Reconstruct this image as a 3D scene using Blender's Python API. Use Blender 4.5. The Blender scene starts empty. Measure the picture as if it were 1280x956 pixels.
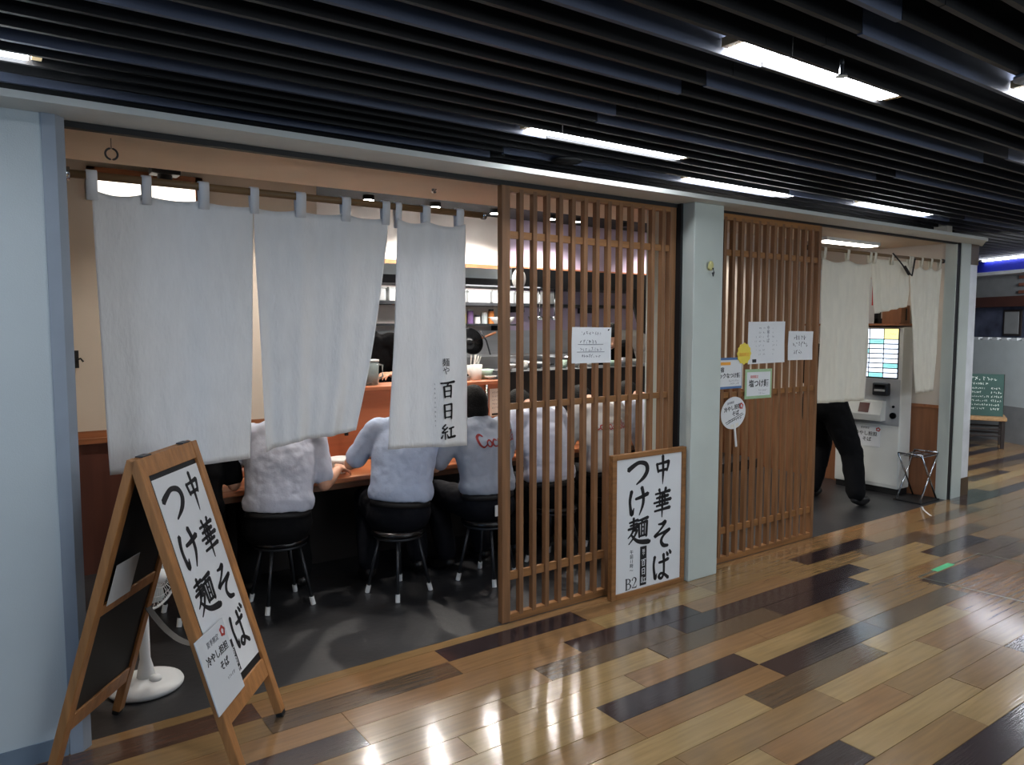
import bpy, bmesh, math, random
from mathutils import Vector, Matrix, Euler
R = math.radians
C = bpy.context.scene.collection
random.seed(7)

# ------------------------------------------------------------------ camera, world, light, exposure
scene = bpy.context.scene
cam_d = bpy.data.cameras.new('camera'); cam = bpy.data.objects.new('camera', cam_d); C.objects.link(cam)
CAM_D = 3.197
cam.location = (0, -CAM_D, 1.6)
cam_d.sensor_width = 36; cam_d.lens = 930 / 1280 * 36
cam_d.clip_start = 0.05; cam_d.clip_end = 100
_p = math.atan(71 / 930); _t = R(54.69)
_f = Vector((math.cos(_t) * math.cos(_p), math.sin(_t) * math.cos(_p), -math.sin(_p)))
cam.rotation_euler = _f.to_track_quat('-Z', 'Y').to_euler()
scene.camera = cam
w = bpy.data.worlds.new('world'); scene.world = w; w.use_nodes = True
w.node_tree.nodes['Background'].inputs[0].default_value = (.55, .68, 1, 1)
w.node_tree.nodes['Background'].inputs[1].default_value = .06
scene.view_settings.view_transform = 'Standard'
scene.view_settings.look = 'None'
scene.view_settings.gamma = 1
scene.view_settings.exposure = 0.0

def area(name, loc, target, size, power, col, sy=None):
    l = bpy.data.lights.new(name, 'AREA'); l.energy = power; l.color = col; l.size = size
    if sy: l.shape = 'RECTANGLE'; l.size_y = sy
    o = bpy.data.objects.new(name, l); C.objects.link(o); o.location = loc
    o.rotation_euler = (Vector(target) - Vector(loc)).to_track_quat('-Z', 'Y').to_euler()
    return o
# added unseen sources: bluish light from behind left, and frontal fill from across the corridor
area('bluish_left_fill', (-4.5, -3.6, 2.2), (.8, .2, 1.1), 2.0, 52, (.33, .62, 1.0), 2.2)
area('frontal_fill', (3.6, -5.4, 2.1), (4.2, 0, 1.0), 4.5, 80, (.86, .94, 1.0), 1.4)

area('kitchen_fill', (3.4, 2.35, 2.84), (3.4, 2.5, 0), 2.6, 105, (1.0, .95, .9), .5)  # added fill over the kitchen, hidden above the dropped ceiling
area('dining_ceiling_light', (2.6, 1.35, 2.84), (2.6, 1.4, 0), 2.6, 9, (1.0, .88, .75), .3)
area('entrance_fill', (6.1, 1.25, 2.84), (6.2, .9, 0), 1.2, 75, (1.0, .93, .84), .6)  # added fill that brightens the entrance from out of sight
area('hood_fill', (3.9, 2.9, 1.97), (3.9, 3.3, 1.5), 1.6, 16, (1.0, .96, .92), .2)  # added fill under the hood to lift the shelves and boxes
area('side_corridor_fill', (9.3, -.9, 2.46), (11.0, 1.3, .7), 1.6, 120, (.95, .98, 1.0), .5)  # added fill to brighten the far shop front

# ------------------------------------------------------------------ materials
def s2l(c):
    return tuple(((v / 255) / 12.92 if v / 255 <= .04045 else ((v / 255 + .055) / 1.055) ** 2.4) for v in c) + (1,)
M = {}
def mat(name, col, rough=.6, metal=0, var=.12, scale=6, bump=0, bscale=60, stretch=None, spec=.5, emit=None, es=0, coat=0, transl=0, alpha=1, trans=0):
    m = bpy.data.materials.new(name); m.use_nodes = True; nt = m.node_tree; N = nt.nodes; L = nt.links
    b = N['Principled BSDF']
    b.inputs['Roughness'].default_value = rough; b.inputs['Metallic'].default_value = metal
    b.inputs['Specular IOR Level'].default_value = spec; b.inputs['Coat Weight'].default_value = coat
    b.inputs['Coat Roughness'].default_value = .08
    b.inputs['Transmission Weight'].default_value = trans
    c = s2l(col)
    geo = N.new('ShaderNodeNewGeometry')
    mp = N.new('ShaderNodeMapping'); L.new(geo.outputs['Position'], mp.inputs[0])
    if stretch: mp.inputs['Scale'].default_value = stretch
    nz = N.new('ShaderNodeTexNoise'); nz.inputs['Scale'].default_value = scale; nz.inputs['Detail'].default_value = 5
    L.new(mp.outputs[0], nz.inputs['Vector'])
    rp = N.new('ShaderNodeValToRGB'); L.new(nz.outputs['Fac'], rp.inputs[0])
    rp.color_ramp.elements[0].position = .3; rp.color_ramp.elements[1].position = .72
    rp.color_ramp.elements[0].color = tuple(v * (1 - var) for v in c[:3]) + (1,)
    rp.color_ramp.elements[1].color = tuple(min(1, v * (1 + var)) for v in c[:3]) + (1,)
    L.new(rp.outputs[0], b.inputs['Base Color'])
    if bump:
        n2 = N.new('ShaderNodeTexNoise'); n2.inputs['Scale'].default_value = bscale; n2.inputs['Detail'].default_value = 3
        L.new(mp.outputs[0], n2.inputs['Vector'])
        bp = N.new('ShaderNodeBump'); bp.inputs['Strength'].default_value = bump; bp.inputs['Distance'].default_value = .01
        L.new(n2.outputs['Fac'], bp.inputs['Height']); L.new(bp.outputs[0], b.inputs['Normal'])
        if coat: L.new(bp.outputs[0], b.inputs['Coat Normal'])
    if emit:
        b.inputs['Emission Color'].default_value = s2l(emit); b.inputs['Emission Strength'].default_value = es
    if transl:
        tr = N.new('ShaderNodeBsdfTranslucent'); L.new(rp.outputs[0], tr.inputs[0])
        mx = N.new('ShaderNodeMixShader'); mx.inputs[0].default_value = transl
        L.new(b.outputs[0], mx.inputs[1]); L.new(tr.outputs[0], mx.inputs[2]); L.new(mx.outputs[0], N['Material Output'].inputs[0])
    M[name] = m; return m

def wood(name, col, rough=.45, var=.25, axis='z', coat=0):
    st = {'z': (14, 14, .9), 'x': (.9, 14, 14), 'y': (14, .9, 14)}[axis]
    return mat(name, col, rough, var=var, scale=3, stretch=st, bump=.15, bscale=10, coat=coat)

mat('wall_blue_white', (196, 205, 208), .75, var=.03, scale=3, bump=.08, bscale=220)
mat('post_grey', (150, 160, 172), .6, var=.06)
mat('pillar_paint', (188, 196, 190), .6, var=.04, scale=4, bump=.05, bscale=200)
mat('soffit_white', (205, 208, 205), .6, var=.04)
mat('beige_plaster', (208, 190, 168), .8, var=.04, scale=4)
mat('cream_wall', (202, 192, 178), .8, var=.04, scale=3)
mat('kitchen_white', (238, 228, 222), .6, var=.03)
mat('lavender_wall', (196, 180, 205), .6, var=.04)
mat('wainscot_brown', (88, 50, 40), .5, var=.15, scale=3, stretch=(6, 6, .6))
mat('wainscot_tan', (132, 86, 56), .55, var=.15, scale=5, stretch=(6, 6, .6))
wood('trim_wood', (150, 96, 62), axis='x')
mat('dark_panel', (30, 22, 20), .6, var=.1)
mat('red_wood', (176, 106, 70), .5, var=.1, scale=4, stretch=(.8, 8, 8))
mat('black_matte', (14, 14, 16), .6, var=.1)
mat('black_gloss', (12, 12, 14), .25, var=.1)
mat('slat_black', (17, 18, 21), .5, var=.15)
mat('slat_lamplit', (82, 90, 110), .5, var=.08)  # lamp light on the slats of the lamp slots, put into a lighter colour
mat('ceiling_void', (6, 7, 9), .9, var=.1)
mat('channel_grey', (150, 158, 172), .45, metal=.3, var=.08)
mat('tube_light', (255, 255, 255), emit=(244, 248, 255), es=26)
mat('entrance_light_face', (255, 255, 255), emit=(255, 246, 232), es=16)
mat('lamp_cap', (205, 180, 140), .5)
mat('down_lamp', (255, 255, 255), emit=(255, 250, 240), es=45)
mat('window_light', (255, 255, 255), emit=(255, 244, 228), es=3.0)
wood('lattice_wood', (128, 90, 58), .5, .28, 'z')
wood('rail_wood', (142, 98, 56), .5, .28, 'x')
wood('board_wood', (168, 116, 68), .45, .2, 'z')
mat('chalk_black', (16, 17, 19), .55, var=.15)
mat('paper', (222, 224, 226), .7, var=.02)
mat('paper_cream', (226, 222, 210), .7, var=.02)
mat('ink', (20, 20, 24), .6, var=.05)
mat('ink_grey', (110, 112, 118), .7, var=.05)
mat('red_ink', (200, 70, 60), .6)
mat('red_script', (176, 62, 62), .6)
mat('orange_ink', (240, 170, 70), .6)
mat('yellow_paper', (236, 214, 84), .6, var=.03)
mat('blue_paper', (86, 120, 168), .6)
mat('green_paper', (160, 190, 150), .6)
mat('cloth_white', (238, 238, 238), .85, var=.03, scale=8, bump=.45, bscale=26, stretch=(3, 3, 1), transl=.18)
mat('cloth_cream', (236, 232, 218), .85, var=.04, scale=8, bump=.25, bscale=26, stretch=(3, 3, 1), transl=.18)
mat('tab_white', (232, 234, 238), .85, var=.03, transl=.18)
wood('pole_wood', (120, 92, 60), .5, .2, 'x')
mat('shirt_white', (196, 200, 216), .85, var=.03, bump=.55, bscale=16)
mat('shirt_blue', (180, 194, 220), .85, var=.03, bump=.6, bscale=16)
mat('shirt_grey', (150, 158, 172), .9, var=.05, bump=.5, bscale=14)
mat('shirt_beige', (184, 180, 178), .9, var=.05, bump=.5, bscale=14)
mat('shirt_black', (9, 9, 11), .9, spec=.1, var=.1, bump=.4, bscale=14)
mat('trousers_black', (10, 11, 14), .85, spec=.15, var=.15, bump=.4, bscale=18)
mat('trousers_navy', (13, 15, 22), .85, spec=.15, var=.15, bump=.4, bscale=18)
mat('skin', (206, 154, 126), .55, var=.06, scale=14)
mat('hair', (9, 8, 8), .7, var=.3, scale=60, bump=.6, bscale=120, spec=.2)
mat('shoe', (20, 19, 19), .4)
mat('sock', (96, 98, 106), .9)
mat('lip', (160, 92, 84), .5)
mat('chrome', (190, 192, 196), .18, metal=1, var=.05)
mat('steel', (182, 184, 188), .3, metal=.9, var=.08, scale=3, stretch=(.4, 6, 6))
mat('hood_grey', (176, 188, 196), .45, metal=.2, var=.08)
mat('dark_steel', (62, 64, 68), .4, metal=.6, var=.15)
mat('white_plastic', (226, 228, 228), .4, var=.02)
mat('machine_white', (214, 216, 212), .45, var=.03)
mat('machine_grey', (170, 172, 174), .45, var=.04)
mat('button_lit', (235, 240, 250), .3, emit=(222, 236, 255), es=1.5)
mat('button_yellow', (240, 230, 150), .3, emit=(250, 238, 160), es=1.3)
mat('button_cyan', (150, 220, 220), .3, emit=(150, 225, 225), es=1.1)
mat('red_screen', (60, 26, 20), .3, emit=(150, 40, 20), es=.05)
mat('glass_cup', (206, 222, 222), .1, var=.02, trans=.75)
mat('green_bowl', (190, 214, 198), .3)
mat('ceramic', (226, 224, 220), .3, var=.03)
mat('blue_sign', (22, 30, 120), .35, var=.2, scale=1.5, emit=(20, 30, 150), es=.05)
mat('white_metal', (214, 218, 222), .4)
mat('frosted', (190, 198, 200), .5, var=.05)
mat('dark_glass', (70, 74, 92), .15, var=.5, scale=4)
mat('brown_frame', (74, 44, 36), .5)
mat('chair_wood', (34, 25, 22), .5)
mat('rush', (160, 126, 88), .8, var=.25, scale=40)
mat('chalk_green', (38, 72, 66), .7, var=.12)
mat('chalk', (214, 222, 214), .9)
mat('grey_wall', (130, 132, 134), .8, var=.1)
mat('brick_red', (120, 74, 58), .8, var=.3)
mat('baseboard_grey', (118, 132, 146), .6)
mat('baseboard_brown', (84, 66, 46), .6)
mat('green_tape', (90, 200, 140), .5)
mat('joint_metal', (120, 122, 110), .35, metal=.7)
mat('yellow_rope', (196, 190, 130), .8)
mat('orange_food', (214, 130, 60), .5)
mat('purple_box', (120, 90, 140), .5)
mat('table_top', (184, 116, 76), .3, var=.12, scale=3, stretch=(.8, 8, 8), coat=.3)
mat('table_edge', (112, 76, 52), .5)
mat('red_sign', (200, 40, 44), .5)
mat('clear_sheet', (214, 218, 222), .25, var=.02)
# glossy plank tones
for nm, c in dict(plank_dark=(52, 41, 42), plank_brown=(92, 74, 55), plank_orange=(140, 106, 70), plank_tan=(138, 109, 72), plank_pale=(158, 131, 88), plank_red=(86, 62, 50)).items():
    m = mat(nm, c, .2, var=.16, scale=3.2, stretch=(1.0, 16, 1), bump=.05, bscale=7, coat=.6)

def concrete():
    m = mat('shop_floor', (46, 46, 48), .38, var=.5, scale=2.2, bump=.12, bscale=30)
    return m
concrete()

# ------------------------------------------------------------------ mesh helpers
class MB:
    def __init__(s): s.v = []; s.f = []
    def add(s, vs, fs):
        o = len(s.v); s.v += [tuple(v) for v in vs]; s.f += [tuple(i + o for i in f) for f in fs]; return s
    def box(s, x0, x1, y0, y1, z0, z1, mtx=None):
        vs = [Vector((x, y, z)) for x in (x0, x1) for y in (y0, y1) for z in (z0, z1)]
        if mtx: vs = [mtx @ v for v in vs]
        return s.add(vs, [(0, 1, 3, 2), (4, 6, 7, 5), (0, 4, 5, 1), (2, 3, 7, 6), (0, 2, 6, 4), (1, 5, 7, 3)])
    def bbox(s, x0, x1, y0, y1, z0, z1, b=.01, mtx=None, seg=2):
        bm = bmesh.new(); bmesh.ops.create_cube(bm, size=1)
        for v in bm.verts: v.co = Vector((x0 + (v.co.x + .5) * (x1 - x0), y0 + (v.co.y + .5) * (y1 - y0), z0 + (v.co.z + .5) * (z1 - z0)))
        bmesh.ops.bevel(bm, geom=bm.edges[:], offset=b, segments=seg, affect='EDGES', profile=.5)
        bm.verts.index_update()
        vs = [(mtx @ v.co if mtx else v.co.copy()) for v in bm.verts]
        s.add(vs, [[v.index for v in f.verts] for f in bm.faces]); bm.free(); return s
    def ring(s, c, ax, r, n, ry=None, side=None):
        ax = Vector(ax).normalized()
        if side is None: side = Vector((1, 0, 0)) if abs(ax.x) < .8 else Vector((0, 1, 0))
        u = (Vector(side) - ax * Vector(side).dot(ax)).normalized(); v = ax.cross(u)
        ry = ry if ry is not None else r
        return [Vector(c) + u * r * math.cos(2 * math.pi * k / n) + v * ry * math.sin(2 * math.pi * k / n) for k in range(n)]
    def loft(s, rings, cap=True):
        n = len(rings[0]); o = len(s.v)
        for r in rings: s.v += [tuple(p) for p in r]
        for i in range(len(rings) - 1):
            for k in range(n):
                a = o + i * n + k; b = o + i * n + (k + 1) % n
                s.f.append((a, b, b + n, a + n))
        if cap:
            s.f.append(tuple(o + k for k in reversed(range(n)))); e = o + (len(rings) - 1) * n
            s.f.append(tuple(e + k for k in range(n)))
        return s
    def cyl(s, p0, p1, r0, r1=None, n=12, cap=True):
        p0, p1 = Vector(p0), Vector(p1); a = p1 - p0
        return s.loft([s.ring(p0, a, r0, n), s.ring(p1, a, r1 if r1 is not None else r0, n)], cap)
    def tube(s, pts, r, n=8, closed=False):
        pts = [Vector(p) for p in pts]; rings = []
        side = None
        for i, p in enumerate(pts):
            if closed: t = pts[(i + 1) % len(pts)] - pts[i - 1]
            else: t = pts[min(i + 1, len(pts) - 1)] - pts[max(i - 1, 0)]
            t.normalize()
            if side is None: side = Vector((0, 0, 1)) if abs(t.z) < .8 else Vector((1, 0, 0))
            rr = r[i] if isinstance(r, (list, tuple)) else r
            rings.append(s.ring(p, t, rr, n, side=side))
        if closed: rings.append(rings[0])
        return s.loft(rings, not closed)
    def lathe(s, prof, c=(0, 0, 0), n=20, mtx=None):
        rings = []
        for r, z in prof:
            q = [Vector((r * math.cos(2 * math.pi * k / n), r * math.sin(2 * math.pi * k / n), z)) for k in range(n)]
            rings.append([(mtx @ p if mtx else p + Vector(c)) for p in q])
        return s.loft(rings)
    def ell(s, c, rx, ry, rz, n=16, m=10, mtx=None):
        rings = []
        for i in range(m + 1):
            t = math.pi * (i + .02) / (m + .04); rings.append([Vector((rx * math.sin(t) * math.cos(2 * math.pi * k / n), ry * math.sin(t) * math.sin(2 * math.pi * k / n), -rz * math.cos(t))) for k in range(n)])
        rings = [[(mtx @ p if mtx else p) + Vector(c) for p in r] for r in rings]
        return s.loft(rings)
    def mesh(s, name):
        me = bpy.data.meshes.new(name); me.from_pydata(s.v, [], s.f); me.update()
        bm = bmesh.new(); bm.from_mesh(me); bmesh.ops.recalc_face_normals(bm, faces=bm.faces); bm.to_mesh(me); bm.free()
        return me
    def build(s, name, m, parent=None, smooth=False):
        return link(name, s.mesh(name), m, parent, smooth)

def link(name, me, m, parent=None, smooth=False):
    o = bpy.data.objects.new(name, me); C.objects.link(o)
    if m and not me.materials: me.materials.append(M[m] if isinstance(m, str) else m)
    if smooth:
        for p in me.polygons: p.use_smooth = True
    if parent: o.parent = parent
    return o
def soft(o, ang=40):
    for p in o.data.polygons: p.use_smooth = True
    o.data.set_sharp_from_angle(angle=R(ang)); return o
def thing(name, label, cat, loc=(0, 0, 0), rz=0, group=None):
    o = bpy.data.objects.new(name, None); C.objects.link(o); o.empty_display_size = .1
    o.location = loc; o.rotation_euler = (0, 0, rz); o['label'] = label; o['category'] = cat
    if group: o['group'] = group
    return o
def tag(o, label, cat, group=None):
    o['label'] = label; o['category'] = cat
    if group: o['group'] = group
    return o
def struct(o, label=None, cat=None):
    o['kind'] = 'structure'
    if label: o['label'] = label
    if cat: o['category'] = cat
    return o
def dup(o, parent=None):
    c = o.copy(); C.objects.link(c)
    if parent: c.parent = parent
    for ch in list(o.children): dup(ch, c)
    return c

# ---- lettering
def text(s, size, m, parent, mtx, name='lettering', extrude=.0004, align='CENTER', spacing=1, line=1, shear=0, bold=0, xs=1):
    cu = bpy.data.curves.new('t', 'FONT'); cu.body = s; cu.size = size; cu.align_x = align; cu.align_y = 'CENTER'
    cu.extrude = extrude; cu.space_line = line; cu.space_character = spacing; cu.shear = shear; cu.offset = bold; cu.resolution_u = 3
    o = bpy.data.objects.new('t', cu); C.objects.link(o)
    dg = bpy.context.evaluated_depsgraph_get(); dg.update()
    me = bpy.data.meshes.new_from_object(o.evaluated_get(dg)); bpy.data.objects.remove(o); bpy.data.curves.remove(cu)
    me.transform(Matrix.Diagonal((xs, 1, 1, 1))); me.transform(mtx); me.materials.clear()
    return link(name, me, m, parent)

def crom(pts, k=5):
    P = [pts[0]] + list(pts) + [pts[-1]]; out = []
    for i in range(1, len(P) - 2):
        a, b, c, d = P[i - 1:i + 3]
        for j in range(k):
            t = j / k
            out.append(tuple(.5 * (2 * b[q] + (c[q] - a[q]) * t + (2 * a[q] - 5 * b[q] + 4 * c[q] - d[q]) * t * t + (-a[q] + 3 * b[q] - 3 * c[q] + d[q]) * t ** 3) for q in range(3)))
    out.append(tuple(pts[-1])); return out
def stroke(mb, pts, mtx, th=.0006, lift=0, smooth=True):
    """pts: (x, y, width); a brush stroke as a thin solid ribbon"""
    p = crom(pts) if smooth and (len(pts) > 2 or math.hypot(pts[1][0] - pts[0][0], pts[1][1] - pts[0][1]) > .03) else list(pts)
    n = len(p); L, Rr = [], []
    for i in range(n):
        a = p[max(i - 1, 0)]; b = p[min(i + 1, n - 1)]
        dx, dy = b[0] - a[0], b[1] - a[1]; l = math.hypot(dx, dy) or 1
        nx, ny = -dy / l, dx / l; h = p[i][2] / 2
        L.append((p[i][0] + nx * h, p[i][1] + ny * h)); Rr.append((p[i][0] - nx * h, p[i][1] - ny * h))
    # rounded start and end
    a, b = p[0], p[1]; l = math.hypot(b[0] - a[0], b[1] - a[1]) or 1
    st = (a[0] - (b[0] - a[0]) / l * a[2] * .35, a[1] - (b[1] - a[1]) / l * a[2] * .35)
    a, b = p[-1], p[-2]; l = math.hypot(b[0] - a[0], b[1] - a[1]) or 1
    en = (a[0] - (b[0] - a[0]) / l * a[2] * .45, a[1] - (b[1] - a[1]) / l * a[2] * .45)
    L = [st] + L + [en]; Rr = [st] + Rr + [en]
    vs = [];
    for q in range(len(L)):
        for z in (lift + th, lift):
            vs.append(mtx @ Vector((L[q][0], L[q][1], z))); vs.append(mtx @ Vector((Rr[q][0], Rr[q][1], z)))
    fs = []
    for q in range(len(L) - 1):
        o = q * 4; e = o + 4
        fs += [(o, o + 1, e + 1, e), (o + 2, e + 2, e + 3, o + 3), (o, e, e + 2, o + 2), (o + 1, o + 3, e + 3, e + 1)]
    mb.add(vs, fs)
H = .085  # base brush width
GL = {
 '中': [[(.17,.74,.09),(.2,.6,.08),(.25,.42,.07)], [(.18,.72,.06),(.5,.745,.07),(.85,.78,.1)], [(.84,.77,.1),(.8,.6,.08),(.74,.43,.06)], [(.24,.46,.07),(.74,.49,.08)], [(.5,1.02,.1),(.52,.6,.085),(.52,.3,.08),(.5,-.06,.02)]],
 '華': [[(.1,.83,.06),(.5,.855,.06),(.93,.89,.1)], [(.32,1.0,.09),(.38,.77,.05)], [(.7,1.02,.1),(.6,.78,.04)], [(.16,.67,.06),(.84,.72,.09)], [(.02,.5,.06),(.5,.535,.07),(.99,.57,.1)], [(.16,.37,.06),(.84,.42,.08)], [(.06,.19,.06),(.5,.215,.07),(.94,.25,.1)], [(.34,.74,.07),(.35,.38,.06)], [(.66,.76,.08),(.64,.4,.06)], [(.5,.84,.09),(.5,.4,.085),(.49,-.08,.03)]],
 'そ': [[(.3,.9,.05),(.5,.9,.08),(.7,.96,.11),(.52,.76,.07),(.3,.6,.06)], [(.3,.6,.06),(.1,.46,.1),(.3,.5,.07),(.62,.56,.08),(.95,.63,.1)], [(.9,.6,.08),(.6,.44,.08),(.47,.24,.1),(.6,.06,.11),(.86,.02,.08)]],
 'ば': [[(.12,.92,.1),(.06,.6,.08),(.1,.28,.09),(.16,.08,.1),(.25,.26,.03)], [(.36,.66,.07),(.6,.67,.08),(.9,.73,.1)], [(.62,.95,.1),(.65,.6,.085),(.64,.2,.08),(.5,.03,.08),(.36,.12,.09),(.48,.23,.07),(.68,.16,.08),(.9,.0,.1)], [(.8,1.0,.06),(.87,.88,.1)], [(.96,1.06,.06),(1.03,.94,.1)]],
 'つ': [[(-.02,.6,.13),(.2,.72,.12),(.52,.84,.1),(.86,.76,.12),(.95,.52,.13),(.78,.26,.11),(.4,.02,.04)]],
 'け': [[(.16,.92,.11),(.08,.6,.09),(.1,.3,.09),(.18,.04,.12),(.28,.26,.03)], [(.36,.6,.07),(.62,.64,.09),(1.0,.74,.11)], [(.68,1.02,.11),(.76,.7,.1),(.74,.34,.09),(.56,-.04,.03)]],
 '麺': [[(.06,.86,.05),(.5,.92,.08)], [(.1,.74,.05),(.47,.785,.07)], [(0,.61,.06),(.52,.67,.09)], [(.28,1.02,.08),(.28,.64,.06)], [(.3,.62,.08),(.18,.42,.06),(.0,.28,.03)], [(.2,.52,.05),(.44,.53,.08),(.3,.28,.06),(.04,.04,.03)], [(.14,.42,.05),(.34,.2,.08),(.6,.06,.11),(1.06,.0,.13),(1.12,.05,.04)], [(.5,.88,.05),(1.02,.95,.09)], [(.76,.93,.07),(.68,.79,.05)], [(.54,.77,.08),(.58,.24,.07)], [(.54,.76,.05),(.98,.81,.08)], [(.97,.8,.08),(.94,.24,.08)], [(.58,.27,.05),(.94,.29,.06)], [(.69,.76,.05),(.69,.28,.05)], [(.83,.78,.05),(.82,.28,.05)], [(.69,.61,.04),(.83,.62,.04)], [(.69,.45,.04),(.83,.46,.04)]],
 '百': [[(.05,.9,.07),(.5,.92,.08),(.98,.97,.11)], [(.55,.93,.09),(.44,.72,.05)], [(.24,.7,.09),(.28,.02,.07)], [(.24,.69,.06),(.74,.74,.08)], [(.74,.74,.09),(.74,.4,.08),(.7,.02,.08)], [(.28,.4,.06),(.72,.43,.06)], [(.28,.08,.06),(.7,.1,.07)]],
 '日': [[(.24,.9,.09),(.27,.06,.08)], [(.24,.88,.06),(.76,.93,.08)], [(.76,.93,.1),(.77,.5,.08),(.74,.02,.09)], [(.27,.5,.06),(.74,.52,.06)], [(.27,.12,.06),(.74,.14,.07)]],
 '紅': [[(.3,1.0,.07),(.1,.78,.06),(.3,.72,.05)], [(.42,.82,.07),(.08,.5,.06),(.44,.56,.06)], [(.27,.54,.07),(.27,.08,.06)], [(.13,.36,.03),(.04,.16,.08)], [(.4,.38,.04),(.48,.2,.08)], [(.54,.72,.07),(.94,.78,.08)], [(.73,.76,.09),(.72,.2,.08)], [(.48,.16,.08),(1.06,.2,.11)]],
}
def brush(chars, x, ytop, w, h, step, mtx, parent, m='ink', name='lettering', k=1.0):
    mb = MB()
    for i, ch in enumerate(chars):
        yb = ytop - h - i * step
        for st in GL[ch]:
            stroke(mb, [(x + (px - .5) * w, yb + py * h, pw * min(w, h) * k * 1.15) for px, py, pw in st], mtx)
    return mb.build(name, m, parent)
def scribble(parent, m, mtx, x0, y0, x1, lines, dy, h, wd, seed, gap=.012, name='handwriting'):
    """small handwriting that cannot be read in the photograph: loose pen strokes"""
    rnd = random.Random(seed); mb = MB()
    for l in range(lines):
        x = x0; y = y0 - l * dy; xe = x1 - rnd.random() * (x1 - x0) * .25
        while x < xe:
            cw = h * (.6 + .4 * rnd.random())
            for q in range(rnd.choice((2, 3, 3))):
                a = (x + rnd.random() * cw * .4, y + (rnd.random() - .5) * h); b = (x + cw * (.5 + .5 * rnd.random()), y + (rnd.random() - .5) * h)
                if rnd.random() < .4: b = (a[0] + .1 * cw, y - h * .5)
                stroke(mb, [(a[0], a[1], wd), (b[0], b[1], wd * .8)], mtx, th=.0004)
            x += cw + gap * .3
    return mb.build(name, m, parent)
def frame_mtx(origin, xdir, ydir):
    x = Vector(xdir).normalized(); y = Vector(ydir).normalized(); z = x.cross(y)
    m = Matrix((x, y, z)).transposed().to_4x4(); m.translation = Vector(origin); return m
FACE = lambda x, y, z: frame_mtx((x, y, z), (1, 0, 0), (0, 0, 1))     # a sheet facing -y

# ------------------------------------------------------------------ setting: floors
fl = MB().box(-2, 13, -6.5, 0, -.06, -.012).box(7.2, 13, 0, 4, -.06, -.012).build('floor', 'joint_metal'); struct(fl)
UN = .2965; ROW = .1455
SPEC = {0: [(-.03, 'r'), (.857, 'o'), (1.744, 'd'), (2.617, 'o'), (3.51, 't'), (4.4, 'o'), (5.29, 'o'), (6.18, 't')],
        1: [(-.03, 't'), (.855, 'b'), (1.735, 'o'), (2.625, 'p'), (3.52, 't'), (4.44, 'd'), (5.32, 't'), (6.2, 'b')],
        2: [(.25, 'o'), (1.14, 'o'), (2.328, 'd'), (3.21, 'o'), (4.1, 't'), (4.99, 'b'), (5.88, 'o'), (6.77, 't')],
        3: [(.25, 'd'), (1.14, 't'), (2.03, 'b'), (2.92, 'd'), (3.81, 'd'), (4.69, 'p'), (5.58, 'b'), (6.47, 't')],
        4: [(.85, 't'), (1.735, 'p'), (2.63, 'b'), (3.55, 'd'), (4.43, 'p'), (5.35, 'd'), (6.1, 't')],
        5: [(.55, 'o'), (1.44, 'p'), (2.33, 'o'), (3.21, 'o'), (4.1, 't'), (4.99, 'o'), (5.6, 'b'), (6.3, 't')],
        6: [(.55, 'b'), (1.14, 'p'), (2.03, 'd'), (2.925, 'p'), (3.81, 't'), (4.75, 'd'), (5.3, 'b'), (6.2, 'o')],
        7: [(.85, 't'), (1.44, 't'), (2.04, 'o'), (2.93, 'd'), (3.82, 'b'), (4.75, 'o'), (5.6, 't')],
        8: [(.85, 'o'), (1.74, 'p'), (2.63, 'b'), (3.55, 'p'), (4.44, 'o'), (5.3, 't')],
        9: [(1.14, 't'), (2.03, 't'), (2.92, 'p'), (3.81, 'o'), (4.7, 't')],
        10: [(1.44, 'p'), (2.33, 'o'), (3.22, 't'), (4.1, 't'), (5.0, 'o')],
        11: [(.86, 'o'), (1.745, 'd'), (2.637, 'p'), (3.53, 't'), (4.1, 'b'), (5.0, 't')],
        12: [(1.44, 't'), (2.33, 't'), (3.22, 'p'), (4.1, 'o')],
        13: [(1.76, 'p'), (2.65, 'd'), (3.54, 't'), (4.43, 'p')],
        -1: [(7.18, 'd'), (7.9, 't'), (8.8, 'o'), (9.7, 'p'), (10.6, 't')],
        -5: [(7.5, 'd'), (9.05, 'd'), (9.95, 'd'), (10.8, 't'), (11.7, 't')],
        -8: [(8.1, 'd'), (9.0, 'd'), (9.9, 'd'), (10.8, 'o')]}
TONE = dict(d='plank_dark', b='plank_brown', o='plank_orange', t='plank_tan', p='plank_pale', r='plank_red')
PL = {}
def plank(x0, x1, k, tone):
    y1 = -.068 - ROW * k; y0 = y1 - ROW
    if k == -1 and x0 < 7.1: y1 = 0
    L = round(x1 - x0, 2); W = round(y1 - y0, 3)
    key = (L, W, tone)
    g = .0012
    if key not in PL: PL[key] = MB().box(g, L - g, g, W - g, -.012, 0).mesh('plank'); PL[key].materials.append(M[tone])
    o = bpy.data.objects.new('plank', PL[key]); C.objects.link(o); o.parent = fl; o.location = (x0, y0, 0)
rnd = random.Random(11)
allp = []
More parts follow.
